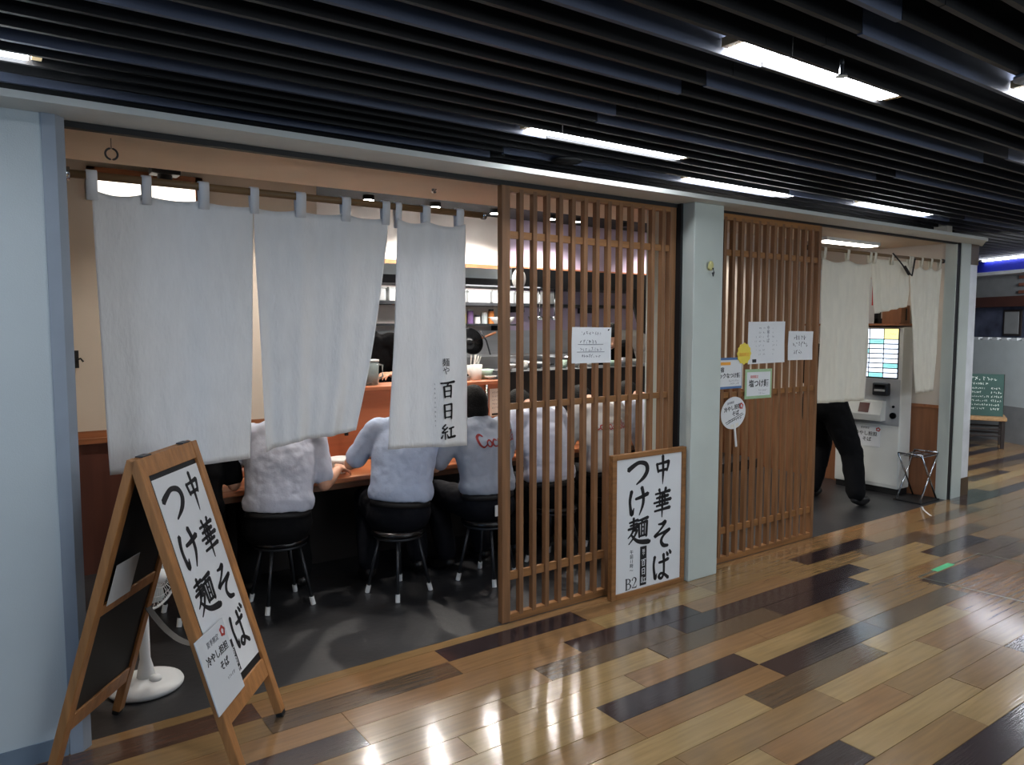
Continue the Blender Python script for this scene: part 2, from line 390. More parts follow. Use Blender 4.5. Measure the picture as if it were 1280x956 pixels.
for k in range(-14, 22):
    if k == -1:
        x = -.4
        for q in range(9): allp.append((x, min(x + .886, 7.18), k, rnd.choice('ott'))); x += .886
        row = SPEC[-1]; xs = [a for a, _ in row] + [11.6]
        for (a, t), b in zip(row, xs[1:]): allp.append((a, b, k, t))
        continue
    xlo = 7.42 if k < 0 else -.6
    xhi = 12.6
    row = list(SPEC.get(k, []))
    off = 2.03 + UN * rnd.choice((0, 1, 2)) if not row else None
    if not row:
        n0 = math.ceil((xlo - off) / (3 * UN)) - 1; x = off + n0 * 3 * UN; row = []
        while x < xhi: row.append((x, rnd.choice('dbboottttppr' if k < 9 else 'bottttpp'))); x += 3 * UN
    else:
        x = row[0][0]
        while x > xlo: x -= 3 * UN; row.insert(0, (x, rnd.choice('ottpb')))
        x = row[-1][0]
        while x < xhi: x += 3 * UN; row.append((x, rnd.choice('dbottttppr')))
    xs = [a for a, _ in row] + [row[-1][0] + 3 * UN]
    for (a, t), b in zip(row, xs[1:]):
        if b <= xlo or a >= xhi: continue
        allp.append((max(a, xlo), b, k, t))
def vis(p):
    cx, cy = (p[0] + p[1]) / 2, -.068 - ROW * (p[2] + .5)
    d = math.hypot(cx, cy + CAM_D); v = Vector((cx, cy + CAM_D)).normalized(); fwd = Vector((math.cos(_t), math.sin(_t)))
    return (v.dot(fwd) > .78, -d)
allp.sort(key=vis, reverse=True)
for p in allp[:300]: plank(p[0], p[1], p[2], TONE[p[3]])
rest = MB()
restm = []
for x0, x1, k, t in allp[300:]:
    y1 = -.068 - ROW * k; rest.box(x0 + .001, x1 - .001, y1 - ROW + .001, y1 - .001, -.012, 0); restm += [list(TONE).index(t)] * 6
ro = rest.build('far_planks', None, fl); ro['kind'] = 'stuff'
for t in TONE: ro.data.materials.append(M[TONE[t]])
for p, i in zip(ro.data.polygons, restm): p.material_index = i
sf = MB().box(.15, 7.2, 0, 3.6, -.06, .0).build('floor', 'shop_floor'); struct(sf)
# floor access hatch (thin metal joints) and the green tape on it
h = thing('floor_hatch', 'square access hatch outlined by thin metal joints in plank floor, far right', 'hatch', (5.1, -1.2, 0))
for (a, b) in (((-.3, .29), (.55, .29)), ((-.3, .29), (-.22, -.4)), ((-.22, -.4), (.62, -.4)), ((.55, .29), (.62, -.4))):
    d = Vector(b) - Vector(a); l = d.length; m_ = Matrix.Translation((a[0], a[1], 0)) @ Matrix.Rotation(math.atan2(d.y, d.x), 4, 'Z')
    MB().box(0, l, -.006, .006, -.004, .0012, m_).build('joint_strip', 'joint_metal', h)
o = MB().box(-.12, .12, -.022, .022, .0002, .0016).build('tape_strip', 'green_tape'); o.location = (5.13, -.906, 0); o.rotation_euler.z = .02
tag(o, 'short green tape strip stuck to the plank floor', 'tape')
# faint scuff line by the luggage stand
o = MB().tube([(6.72, .0, .0006), (6.62, -.06, .0006), (6.5, -.16, .0006), (6.46, -.2, .0006)], .009, 6).build('paint_scuff', 'white_metal'); o.scale.z = .12
tag(o, 'pale curved scuff mark on planks in front of the folding stand', 'mark')

# ------------------------------------------------------------------ setting: walls, soffit, pillars
wl = MB().box(-1.6, .195, -.058, .15, 0, 2.345).build('wall_left', 'wall_blue_white'); struct(wl)
b_ = MB().box(-1.6, .19, -.064, -.058, 0, .075).build('baseboard_left', 'baseboard_grey'); struct(b_)
mb = MB(); prof = [(.195, -.066), (.238, -.066), (.268, -.036), (.268, .15), (.195, .15)]
mb.loft([[Vector((x, y, z)) for x, y in prof] for z in (0, 2.345)]); o = mb.build('trim_1', 'post_grey'); struct(o)
pm = MB().bbox(3.53, 3.80, -.122, .28, 0, 2.345, .006).build('wall_pillar', 'pillar_paint'); struct(pm)
# hook with a knot of rope on the pillar
h = thing('wall_hook', 'small brass hook with pale rope knot on the grey pillar', 'hook', (3.665, -.122, 1.955))
MB().cyl((0, 0, 0), (0, -.012, 0), .012).build('plate', 'yellow_rope', h)
MB().tube([(0, -.01, 0), (0, -.035, -.005), (0, -.04, -.03), (.006, -.03, -.05), (.01, -.02, -.03)], .0045).build('hook_arm', 'dark_steel', h)
MB().ell((-.004, -.02, .012), .022, .012, .03).build('rope_knot', 'yellow_rope', h)
# right jamb
o = MB().box(7.162, 7.17, .0, .1, 0, 2.345).box(7.235, 7.42, -.006, .1, 0, 2.345).build('trim_2', 'pillar_paint'); struct(o)
o = MB().box(7.17, 7.235, .0, .1, 0, 2.345).build('trim_3', 'black_matte'); struct(o)
o = MB().box(7.42, 7.57, .0, .1, 0, 2.345).box(7.42, 7.57, .1, 3.4, 0, 2.345).build('wall_corner', 'white_metal'); struct(o)
o = MB().box(7.425, 7.576, -.006, .0, 0, .17).box(7.57, 7.576, -.006, 3.4, 0, .17).build('baseboard_corner', 'baseboard_brown'); struct(o)
o = MB().box(7.425, 7.576, -.006, .0, 2.16, 2.345).build('trim_4', 'baseboard_brown'); struct(o)
# soffit plate with mitred, rounded tip
tip = [(-1.6, -.215), (7.20, -.215), (7.27, -.205), (7.33, -.16), (7.70, .12), (7.70, .5), (-1.6, .5)]
tip = [(x, y if y < .05 else min(y, .02)) for x, y in tip]
sp = MB().loft([[Vector((x, y, z)) for x, y in tip] for z in (2.345, 2.37)]).build('ceiling_soffit', 'soffit_white'); struct(sp)
# black shutter slot along the top of the openings, black guides at the pillar
o = MB().box(.268, 3.53, .0, .035, 2.322, 2.3449).box(3.80, 7.2, .0, .03, 2.330, 2.3449).build('trim_5', 'black_matte'); struct(o)
o = MB().box(3.512, 3.53, -.03, .045, 0, 2.345).build('trim_6', 'black_matte'); struct(o)
# dropped beige ceiling inside the opening and the kitchen ceiling
o = MB().box(.268, 7.42, .035, .72, 2.345, 2.37).box(.268, 7.42, .68, .72, 2.37, 2.95).build('ceiling_drop', 'beige_plaster'); struct(o)
o = MB().box(-1.6, 7.5, .215, .25, 2.37, 2.74).build('wall_bulkhead', 'ceiling_void'); struct(o)
o = MB().box(.1, 7.3, .72, 3.5, 2.9, 2.98).build('ceiling_kitchen', 'cream_wall'); struct(o)
# inner walls
o = MB().box(.1, 2.05, 2.2, 2.3, .93, 2.95).build('wall_back_left', 'cream_wall'); struct(o)
o = MB().box(.1, 2.05, 2.2, 2.3, 0, .85).build('wall_wainscot_left', 'wainscot_brown'); struct(o)
o = MB().box(.1, 2.05, 2.17, 2.3, .85, .885).box(.1, 2.05, 2.2, 2.3, .885, .93).build('trim_7', 'trim_wood'); struct(o)
o = MB().box(.1, .2, .16, 2.3, 0, 2.34).box(.1, .2, .26, 2.3, 2.34, 2.95).build('wall_side_left', 'cream_wall'); struct(o)
kw = MB().box(2.0, 4.55, 3.4, 3.5, 0, 2.95).build('wall_kitchen', 'kitchen_white'); struct(kw)
o = MB().box(4.55, 7.3, 3.4, 3.5, 0, 2.95).build('wall_kitchen_right', 'lavender_wall'); struct(o)
o = MB().box(2.0, 7.17, 3.36, 3.4, 2.185, 2.235).build('trim_8', 'red_wood'); struct(o)
o = MB().box(7.17, 7.27, .1, 3.5, .865, 2.95).build('wall_right', 'cream_wall'); struct(o)
o = MB().box(7.165, 7.27, .1, 3.5, .0, .84).build('wall_wainscot_right', 'wainscot_tan'); struct(o)
o = MB().box(7.155, 7.27, .1, 3.5, .84, .868).build('trim_9', 'trim_wood'); struct(o)
# ------------------------------------------------------------------ corridor ceiling
ce = MB().box(-3, 13, -6.5, 4, 2.74, 2.8).build('ceiling', 'ceiling_void'); struct(ce)
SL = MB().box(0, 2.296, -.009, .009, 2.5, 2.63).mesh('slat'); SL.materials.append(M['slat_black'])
SG = MB().box(0, 2.296, -.009, .009, 2.496, 2.63).mesh('slat'); SG.materials.append(M['slat_lamplit'])
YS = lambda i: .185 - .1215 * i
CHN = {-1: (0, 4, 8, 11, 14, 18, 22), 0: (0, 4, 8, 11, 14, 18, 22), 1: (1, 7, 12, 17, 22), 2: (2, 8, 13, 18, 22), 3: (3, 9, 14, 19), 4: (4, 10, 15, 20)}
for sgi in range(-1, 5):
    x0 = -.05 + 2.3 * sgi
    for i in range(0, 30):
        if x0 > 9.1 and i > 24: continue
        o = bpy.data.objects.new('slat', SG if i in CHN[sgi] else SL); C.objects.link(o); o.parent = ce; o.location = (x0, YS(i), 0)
# slats that run on past the corner over the side corridor
for i in range(1, 26):
    o = bpy.data.objects.new('slat', SL); C.objects.link(o); o.parent = ce; o.location = (7.75 if i < 22 else 8.2, YS(0) + .1215 * i, 0); o.scale.x = 2.0
LB = MB().box(0, 1, .016, .105, 2.512, 2.545).mesh('diffuser'); LB.materials.append(M['tube_light'])
LC = MB().box(.01, .04, .016, .105, 2.516, 2.545).mesh('end_cap'); LC.materials.append(M['lamp_cap'])
LAMPS = [('strip lamp nearest the lattice screens, long slot over the sign', 2.12, 3.16, 4), ('second strip lamp along the soffit, over the grey pillar', 3.62, 4.70, 1), ('third strip lamp along the soffit, over the right entrance', 5.38, 6.42, 2),
         ('large strip lamp in the middle of the black slats', 2.06, 3.01, 14), ('strip lamp cut by the left photo edge, near the left wall', -.9, .165, 2), ('strip lamp cut by the right photo edge under the slats', 3.32, 4.4, 17)]
HID = [(-.9, .2, 8), (-.3, .8, 18), (.6, 1.7, 22), (4.9, 6.0, 13), (6.2, 7.3, 18), (6.9, 8, 10), (8.4, 9.4, 14), (4.2, 5.3, 22), (8.6, 9.6, 3), (10.2, 11.2, 9)]
for n, (lab, x0, x1, sl) in enumerate(LAMPS + [(None,) + q for q in HID]):
    t = thing('strip_lamp', ('white ' + lab) if lab else 'white strip lamp out of the photo, %s along the black slatted ceiling' % 'first second third fourth fifth sixth seventh eighth ninth tenth'.split()[n - 6], 'ceiling lamp', (x0, YS(sl + 1), 0), group='strip lamps between the ceiling slats' if lab else 'strip lamps beyond the photo')
    o = bpy.data.objects.new('diffuser', LB); C.objects.link(o); o.parent = t; o.scale.x = x1 - x0
    for xx in (-.045, x1 - x0):
        o = bpy.data.objects.new('end_cap', LC); C.objects.link(o); o.parent = t; o.location.x = xx
# sprinkler head and round speaker on the slats
o = MB().cyl((0, 0, 0), (0, 0, -.05), .008).cyl((0, 0, -.05), (0, 0, -.055), .02).build('sprinkler_head', 'chrome'); o.location = (2.42, -1.72, 2.5)
tag(o, 'tiny silver sprinkler head hanging beside the large strip lamp', 'sprinkler')
o = MB().lathe([(.085, 0), (.085, -.008), (.07, -.016), (.0, -.018)], n=24).build('ceiling_speaker', 'slat_black', smooth=True); o.location = (2.63, .0, 2.5)
tag(o, 'round dark speaker disc on slats above the left lattice', 'speaker')
o = MB().lathe([(.06, 0), (.06, -.012), (.045, -.02), (.03, -.02), (.02, -.012), (.0, -.012)], n=24).build('ceiling_vent', 'channel_grey', smooth=True); o.location = (3.13, -2.03, 2.5)
tag(o, 'round ribbed grey vent in slats at top right', 'vent')

# ------------------------------------------------------------------ lattice screens
def lattice(label, x0, x1, first, step, n, rails, left_stile, right_stile, y=.006):
    t = thing('lattice_screen', label, 'lattice screen', (x0, y, 0), group='wooden lattice screens')
    for a, b in (left_stile, right_stile):
        MB().bbox(a - x0, b - x0, 0, .042, 0, 2.335, .003).build('post', 'lattice_wood', t)
    sm = MB().bbox(0, .028, 0, .034, .03, 2.31, .002, seg=1).mesh('slat'); sm.materials.append(M['lattice_wood'])
    for k in range(n):
        o = bpy.data.objects.new('slat', sm); C.objects.link(o); o.parent = t; o.location.x = first + step * k - .028 - x0
    for q, (z0, z1) in enumerate(rails):
        dy = (0.002, .04) if q in (0, len(rails) - 1) else (.012, .03)
        MB().box(left_stile[1] - x0, right_stile[0] - x0, dy[0], dy[1], z0, z1).build('rail', 'rail_wood', t)
    return t
lattice('tall wooden lattice screen beside the middle cloth, paper notice on it', 2.205, 3.51, 2.346, .0893, 13, [(2.294, 2.335), (2.055, 2.093), (1.154, 1.188), (.228, .273), (0, .041)], (2.205, 2.258), (3.46, 3.51))
lattice('tall wooden lattice screen right of grey pillar, covered with menu papers', 3.80, 5.066, 3.905, .0889, 13, [(2.29, 2.335), (2.061, 2.101), (1.118, 1.154), (.193, .236), (0, .04)], (3.80, 3.835), (5.034, 5.066))

# ------------------------------------------------------------------ papers on the lattices
def sheet(name, label, cat, x0, x1, z0, z1, m='paper', tilt=0, y=.004, group='papers pinned on the lattice screens', curl=.006):
    t = thing(name, label, cat, ((x0 + x1) / 2, y, (z0 + z1) / 2), group=group)
    w2, h2 = (x1 - x0) / 2, (z1 - z0) / 2; n = 6; mb = MB()
    f = lambda u, v: -curl * (abs(u) ** 3) * (.5 + .5 * abs(v))
    vs = [Vector((w2 * (2 * i / n - 1), f(2 * i / n - 1, 2 * j / n - 1) - d, h2 * (2 * j / n - 1))) for d in (0, .0012) for j in range(n + 1) for i in range(n + 1)]
    fs = []; q = (n + 1) ** 2; I = lambda i, j, l: l * q + j * (n + 1) + i
    for j in range(n):
        for i in range(n):
            fs += [(I(i, j, 0), I(i, j + 1, 0), I(i + 1, j + 1, 0), I(i + 1, j, 0)), (I(i, j, 1), I(i + 1, j, 1), I(i + 1, j + 1, 1), I(i, j + 1, 1))]
    for i in range(n):
        fs += [(I(i, 0, 0), I(i + 1, 0, 0), I(i + 1, 0, 1), I(i, 0, 1)), (I(i, n, 0), I(i, n, 1), I(i + 1, n, 1), I(i + 1, n, 0)), (I(0, i, 0), I(0, i, 1), I(0, i + 1, 1), I(0, i + 1, 0)), (I(n, i, 0), I(n, i + 1, 0), I(n, i + 1, 1), I(n, i, 1))]
    mb.add(vs, fs); mb.build('sheet', m, t); t.rotation_euler.y = tilt
    return t, frame_mtx((0, -.0016, 0), (1, 0, 0), (0, 0, 1))
t, m_ = sheet('paper_notice', 'white handwritten paper notice with underlined lines on left lattice', 'paper', 2.672, 2.967, 1.388, 1.591, tilt=.01)
scribble(t, 'ink_grey', m_, -.1, .068, .08, 1, .05, .02, .003, 1); scribble(t, 'ink_grey', m_, -.085, .02, .075, 1, .05, .022, .003, 2); scribble(t, 'ink_grey', m_, -.11, -.022, .1, 1, .05, .022, .003, 3); scribble(t, 'ink_grey', m_, -.085, -.06, .09, 1, .05, .018, .003, 4)
MB().box(-.1, .09, -.003, -.0022, .003, .006).box(-.12, .1, -.003, -.0022, -.04, -.037).build('underline', 'ink_grey', t)
MB().cyl((.125, -.004, .085), (.125, -.012, .09), .004, n=8).build('pin', 'dark_steel', t)
t, m_ = sheet('menu_sheet', 'large white menu sheet with vertical columns on right lattice', 'paper', 4.225, 4.634, 1.34, 1.628, tilt=-.01)
text('中\n華\nそ\nば', .03, 'ink_grey', t, m_ @ Matrix.Translation((.02, .055, 0)), line=1.0); text('つ\nけ\n麺', .03, 'ink_grey', t, m_ @ Matrix.Translation((.165, .07, 0)), line=1.0)
for q, xx in enumerate((-.12, -.075, -.03, .075, .12)): scribble(t, 'ink_grey', m_ @ Matrix.Translation((xx, 0, 0)), -.006, .1, .01, 7, .03, .012, .0016, 20 + q)
MB().box(-.195, -.11, -.004, -.0022, -.135, -.112).build('title_block', 'ink', t)
t, m_ = sheet('paper_note', 'small white paper note with large handwriting, rightmost on right lattice', 'paper', 4.678, 4.976, 1.352, 1.56, tilt=.012)
scribble(t, 'ink', m_, -.12, .06, .12, 2, .05, .036, .004, 5); scribble(t, 'ink', m_, -.08, -.045, .03, 1, .05, .03, .0035, 6); scribble(t, 'ink', m_, .07, -.08, .12, 1, .03, .025, .003, 8)
# yellow scalloped sticker
t = thing('round_tag', 'yellow scalloped oval paper tag left of the menu sheet', 'paper tag', (4.182, -.004, 1.412), group='papers pinned on the lattice screens')
n = 48; rg = [[Vector(((.07 + .004 * math.cos(12 * 2 * math.pi * k / n)) * math.cos(2 * math.pi * k / n), y, (.07 + .004 * math.cos(12 * 2 * math.pi * k / n)) * math.sin(2 * math.pi * k / n))) for k in range(n)] for y in (-.002, .002)]
MB().loft(rg).build('sheet', 'yellow_paper', t)
text('期間限定', .027, 'orange_ink', t, frame_mtx((0, -.0025, -.008), (1, 0, 0), (0, 0, 1)))
def card(label, x0, x1, z0, z1, border, bw, tilt=0):
    t, m_ = sheet('menu_card', label, 'menu card', x0, x1, z0, z1, border, tilt, y=.004, curl=.0)
    w2, h2 = (x1 - x0) / 2, (z1 - z0) / 2
    MB().box(-w2 + bw[0], w2 - bw[0], -.003, -.0016, -h2 + bw[1], h2 - bw[1]).build('card_face', 'paper', t)
    return t, frame_mtx((0, -.0034, 0), (1, 0, 0), (0, 0, 1))
t, m_ = card('white menu card with blue bands beside the pillar', 3.806, 4.172, 1.18, 1.388, 'blue_paper', (.006, .016))
MB().box(-.07, .06, -.0042, -.0032, .055, .075).build('orange_label', 'orange_ink', t)
text('新宿', .036, 'ink', t, m_ @ Matrix.Translation((-.04, .022, 0)), bold=.0008); text('ガーリックなつけ麺', .036, 'ink', t, m_ @ Matrix.Translation((.0, -.018, 0)), bold=.0008)
scribble(t, 'ink_grey', m_, .05, -.05, .15, 2, .02, .012, .0016, 31)
t, m_ = card('white menu card with green border under the menu sheet', 4.207, 4.503, 1.098, 1.302, 'green_paper', (.02, .02), .01)
text('期間限定', .022, 'red_ink', t, m_ @ Matrix.Translation((-.05, .048, 0))); text('塩つけ麺', .054, 'ink', t, m_ @ Matrix.Translation((.0, .0, 0)), bold=.001)
scribble(t, 'ink_grey', m_, .0, -.045, .11, 2, .02, .012, .0016, 33)
# round paper fan
t = thing('paper_fan', 'round white paper fan with handwriting hung on right lattice', 'fan', (4.075, -.01, 1.017), group='papers pinned on the lattice screens')
n = 40; rg = [[Vector((.128 * math.cos(2 * math.pi * k / n), y, .108 * math.sin(2 * math.pi * k / n))) for k in range(n)] for y in (-.0015, .0015)]
MB().loft(rg).build('fan_face', 'paper', t); t.rotation_euler.y = -.16
MB().bbox(-.009, .009, -.004, .004, -.235, -.075, .003).build('handle', 'white_plastic', t)
MB().box(-.04, .04, -.0022, .0022, -.1, -.075).build('grip_plate', 'paper_cream', t)
fm = frame_mtx((0, -.0022, 0), (1, 0, 0), (0, 0, 1))
text('冷やし担担', .036, 'ink', t, fm @ Matrix.Translation((-.005, .034, 0)), bold=.0006); text('そば', .036, 'ink', t, fm @ Matrix.Translation((.02, -.008, 0)), bold=.0006); text('夏季限定', .018, 'ink_grey', t, fm @ Matrix.Translation((-.02, .072, 0)))
scribble(t, 'ink', fm, -.06, -.045, .08, 1, .03, .02, .003, 35)
mb = MB(); stroke(mb, [(-.09, -.05, .004), (.09, -.02, .004)], fm); stroke(mb, [(-.08, -.062, .004), (.1, -.03, .004)], fm); mb.build('chopstick_drawing', 'ink', t)
mb = MB(); [stroke(mb, [(.085 + .02 * math.cos(a), .03 + .02 * math.sin(a), .008), (.085 + .02 * math.cos(a + 1.5), .03 + .02 * math.sin(a + 1.5), .008)], fm) for a in (0, 1.2, 2.5, 3.7, 5)]; mb.build('red_seal', 'red_ink', t)

# ------------------------------------------------------------------ framed standing sign
t = thing('framed_sign', 'wood framed white sign with black brush lettering, leaning on left lattice', 'sign', (2.905, -.075, 0), rz=-.004)
W, HH = .615, .855
MB().bbox(0, .035, -.02, .015, 0, HH, .003).build('frame_side', 'rail_wood', t); MB().bbox(W - .03, W, -.02, .015, 0, HH, .003).build('frame_side', 'rail_wood', t)
MB().bbox(.035, W - .03, -.02, .015, HH - .03, HH, .003).build('frame_rail', 'rail_wood', t); MB().bbox(.035, W - .03, -.02, .015, 0, .03, .003).build('frame_rail', 'rail_wood', t)
MB().box(.035, W - .03, -.008, .012, .03, HH - .03).build('sign_face', 'paper', t)
m_ = frame_mtx((0, -.0085, 0), (1, 0, 0), (0, 0, 1))
brush('中華そば', .42, .812, .15, .162, .2, m_, t, k=1.35); brush('つけ麺', .217, .818, .16, .156, .178, m_, t, k=1.35)
text('午\n前\n11\n時\n〜', .029, 'ink', t, m_ @ Matrix.Translation((.168, .205, 0)), line=.95); mb = MB()
for st in [[(.16, 1, .14), (.16, 0, .14)], [(.0, .98, .03), (.4, .98, .04)], [(.0, .02, .03), (.4, .02, .04)], [(.2, .97, .04), (.5, .94, .07), (.64, .76, .14), (.5, .56, .06), (.2, .52, .04)], [(.2, .52, .04), (.56, .48, .07), (.72, .26, .15), (.55, .04, .06), (.2, .02, .04)], [(.92, .76, .11), (1.02, .95, .06), (1.25, .97, .08), (1.42, .76, .14), (1.26, .45, .08), (.9, .05, .04)], [(.9, .06, .05), (1.46, .06, .11)], [(1.46, .06, .05), (1.52, .24, .03)]]: stroke(mb, [(.118 + px * .062, .04 + py * .066, pw * .072) for px, py, pw in st], m_)
mb.build('lettering', 'ink', t)
MB().box(.238, .29, -.0105, -.0085, .045, .283).build('name_block', 'ink', t)
m2 = frame_mtx((0, -.011, 0), (1, 0, 0), (0, 0, 1))
brush('百日紅', .264, .205, .04, .042, .053, m2, t, 'paper', k=1.2); text('麺\nや', .022, 'paper', t, m2 @ Matrix.Translation((.264, .245, 0)), line=.9)

# ------------------------------------------------------------------ A-board
AX, AY, AH, AA, AW, AS = .531, -.198, 1.141, R(53.15), .458, .36
t = thing('a_frame_board', 'wooden folding easel board with black brush lettering at left front', 'sandwich board', (AX, AY, 0), rz=AA)
tilt = math.atan2(AS - .018, AH)
def panel_m(sgn):
    # local: x along width, y up the slope, z outward; foot at z=0
    foot = Vector((0, -sgn * AS, 0)); top = Vector((0, -sgn * .018, AH))
    return frame_mtx(foot, (sgn, 0, 0), top - foot)
PLN = math.hypot(AS - .018, AH)
def abox(x0, x1, y0, y1, z0, z1, name, m, sg, bev=.003, par=None):
    return MB().bbox(x0, x1, y0, y1, z0, z1, bev, panel_m(sg)).build(name, m, par or t)
h2 = AW / 2
for sg in (1, -1):
    for a in (-h2, h2 - .042):
        o = abox(a, a + .042, .022, PLN, -.032, 0, 'leg', 'board_wood', sg)
        abox(a + .002, a + .04, 0.004, .026, -.03, -.002, 'rubber_foot', 'black_matte', sg, par=o)
    abox(-h2 + .042, h2 - .042, PLN - .068, PLN, -.03, -.002, 'top_rail', 'board_wood', sg)
    abox(-h2 + .042, h2 - .042, .19 if sg > 0 else .16, .265 if sg > 0 else .225, -.03, -.002, 'bottom_rail', 'board_wood', sg)
    abox(-h2 + .042, h2 - .042, .225, PLN - .068, -.022, -.012, 'board_panel', 'chalk_black', sg, .001)
abox(-h2 + .042, h2 - .042, .6, .645, -.03, -.005, 'middle_rail', 'board_wood', -1)
abox(h2 - .2, h2 - .045, .645, .80, -.042, -.040, 'loose_paper', 'clear_sheet', -1, .0005)
for xx in (-.15, .15):
    MB().box(xx - .03, xx + .03, -.014, .014, AH - .001, AH + .003).build('hinge', 'dark_steel', t)
pm_ = panel_m(1) @ Matrix.Translation((0, 0, -.009))
mb = MB().box(-.165, .185, .295, PLN - .088, 0, .0015, panel_m(1) @ Matrix.Translation((0, 0, -.0115))); sh = mb.build('poster_sheet', 'paper', t)
brush('中華そば', .095, 1.078, .125, .14, .19, pm_, t, k=1.3); brush('つけ麺', -.065, 1.07, .14, .135, .182, pm_, t, k=1.3)
MB().box(-.03, .01, .305, .43, .0, .0012, pm_).build('name_block', 'ink', t)
brush('百日紅', -.01, .4, .03, .03, .036, pm_ @ Matrix.Translation((0, 0, .0016)), t, 'paper')
ac = abox(-.262, -.035, .255, .53, .002, .007, 'menu_holder', 'clear_sheet', 1, .001)
am = panel_m(1) @ Matrix.Translation((0, 0, .0075))
text('夏季限定', .024, 'ink_grey', t, am @ Matrix.Translation((-.15, .485, 0))); text('冷やし担担', .035, 'ink', t, am @ Matrix.Translation((-.145, .435, 0)), bold=.0006); text('そば', .035, 'ink', t, am @ Matrix.Translation((-.12, .385, 0)), bold=.0006)
scribble(t, 'ink_grey', am, -.13, .335, -.06, 1, .02, .012, .0016, 41)
mb = MB(); [stroke(mb, [(-.065 + .018 * math.cos(a), .49 + .018 * math.sin(a), .009), (-.065 + .018 * math.cos(a + 1.5), .49 + .018 * math.sin(a + 1.5), .009)], am) for a in (0, 1.2, 2.5, 3.7, 5)]; mb.build('red_seal', 'red_ink', t)
# webbing strap between the two panels
zz = .46; ya = AS * (1 - zz / AH) - .02
pts = [(h2 - .03, ya * (1 - 2 * u), zz - .16 * (1 - (2 * u - 1) ** 2)) for u in [k / 14 for k in range(15)]]
mb = MB(); mb.loft([[Vector((x + dx, y, z + dz)) for dx, dz in ((-.02, -.0015), (.02, -.0015), (.02, .0015), (-.02, .0015))] for x, y, z in pts]); mb.build('strap', 'black_matte', t)

# ------------------------------------------------------------------ floor fan
t = thing('electric_fan', 'white electric floor fan standing behind the easel board', 'fan', (.52, .35, 0))
MB().lathe([(.152, .004), (.155, .014), (.15, .024), (.11, .04), (.05, .05), (.0, .052)], n=36).build('base', 'white_plastic', t, True)
MB().cyl((.03, -.05, .04), (.03, -.05, .062), .028, .022, 16).build('dial', 'white_plastic', t, True)
MB().lathe([(.04, .04), (.032, .09), (.022, .13), (.02, .42)], n=16).build('stem', 'white_plastic', t, True)
fd = Vector((.55, -.8, .05)).normalized(); hc = Vector((.035, .0, .50)); side = Vector((0, 0, 1)).cross(fd).normalized(); upv = fd.cross(side)
FM = Matrix((side, upv, fd)).transposed().to_4x4(); FM.translation = hc
MB().lathe([(.0, -.13), (.045, -.12), (.055, -.03), (.05, .0)], mtx=FM, n=16).build('motor_housing', 'white_plastic', t, True)
mb = MB(); NW = 40
for s_, d0 in ((1, .06), (-1, -.045)):
    for k in range(NW):
        a = 2 * math.pi * k / NW
        mb.tube([FM @ Vector((r_ * math.cos(a + .5 * (r_ / .13) * s_), r_ * math.sin(a + .5 * (r_ / .13) * s_), z_)) for r_, z_ in ((.03, d0), (.07, d0 * .95), (.11, d0 * .6), (.148, 0.005))], .0013, 4)
    for r_, z_ in ((.05, d0), (.09, d0 * .8)): mb.tube([FM @ Vector((r_ * math.cos(2 * math.pi * k / 24), r_ * math.sin(2 * math.pi * k / 24), z_)) for k in range(24)], .0014, 4, True)
mb.build('grille', 'white_plastic', t)
MB().tube([FM @ Vector((.149 * math.cos(2 * math.pi * k / 40), .149 * math.sin(2 * math.pi * k / 40), .004)) for k in range(40)], .006, 8, True).build('grille_rim', 'white_plastic', t, True)
MB().lathe([(.0, .066), (.03, .064), (.032, .056), (.0, .055)], mtx=FM, n=20).build('grille_badge', 'white_plastic', t, True)
for k in range(4):
    a = k * math.pi / 2; mb = MB(); rg = []
    for r_, w_ in ((.02, .012), (.06, .03), (.1, .04), (.122, .025)):
        q = [FM @ (Vector((r_ * math.cos(a), r_ * math.sin(a), .015)) + Vector((-math.sin(a), math.cos(a), .35)) * (w_ * s_) + Vector((0, 0, .001 * d))) for s_, d in ((-1, 1), (1, 1), (1, -1), (-1, -1))]; rg.append(q)
    mb.loft(rg).build('blade', 'frosted', t)

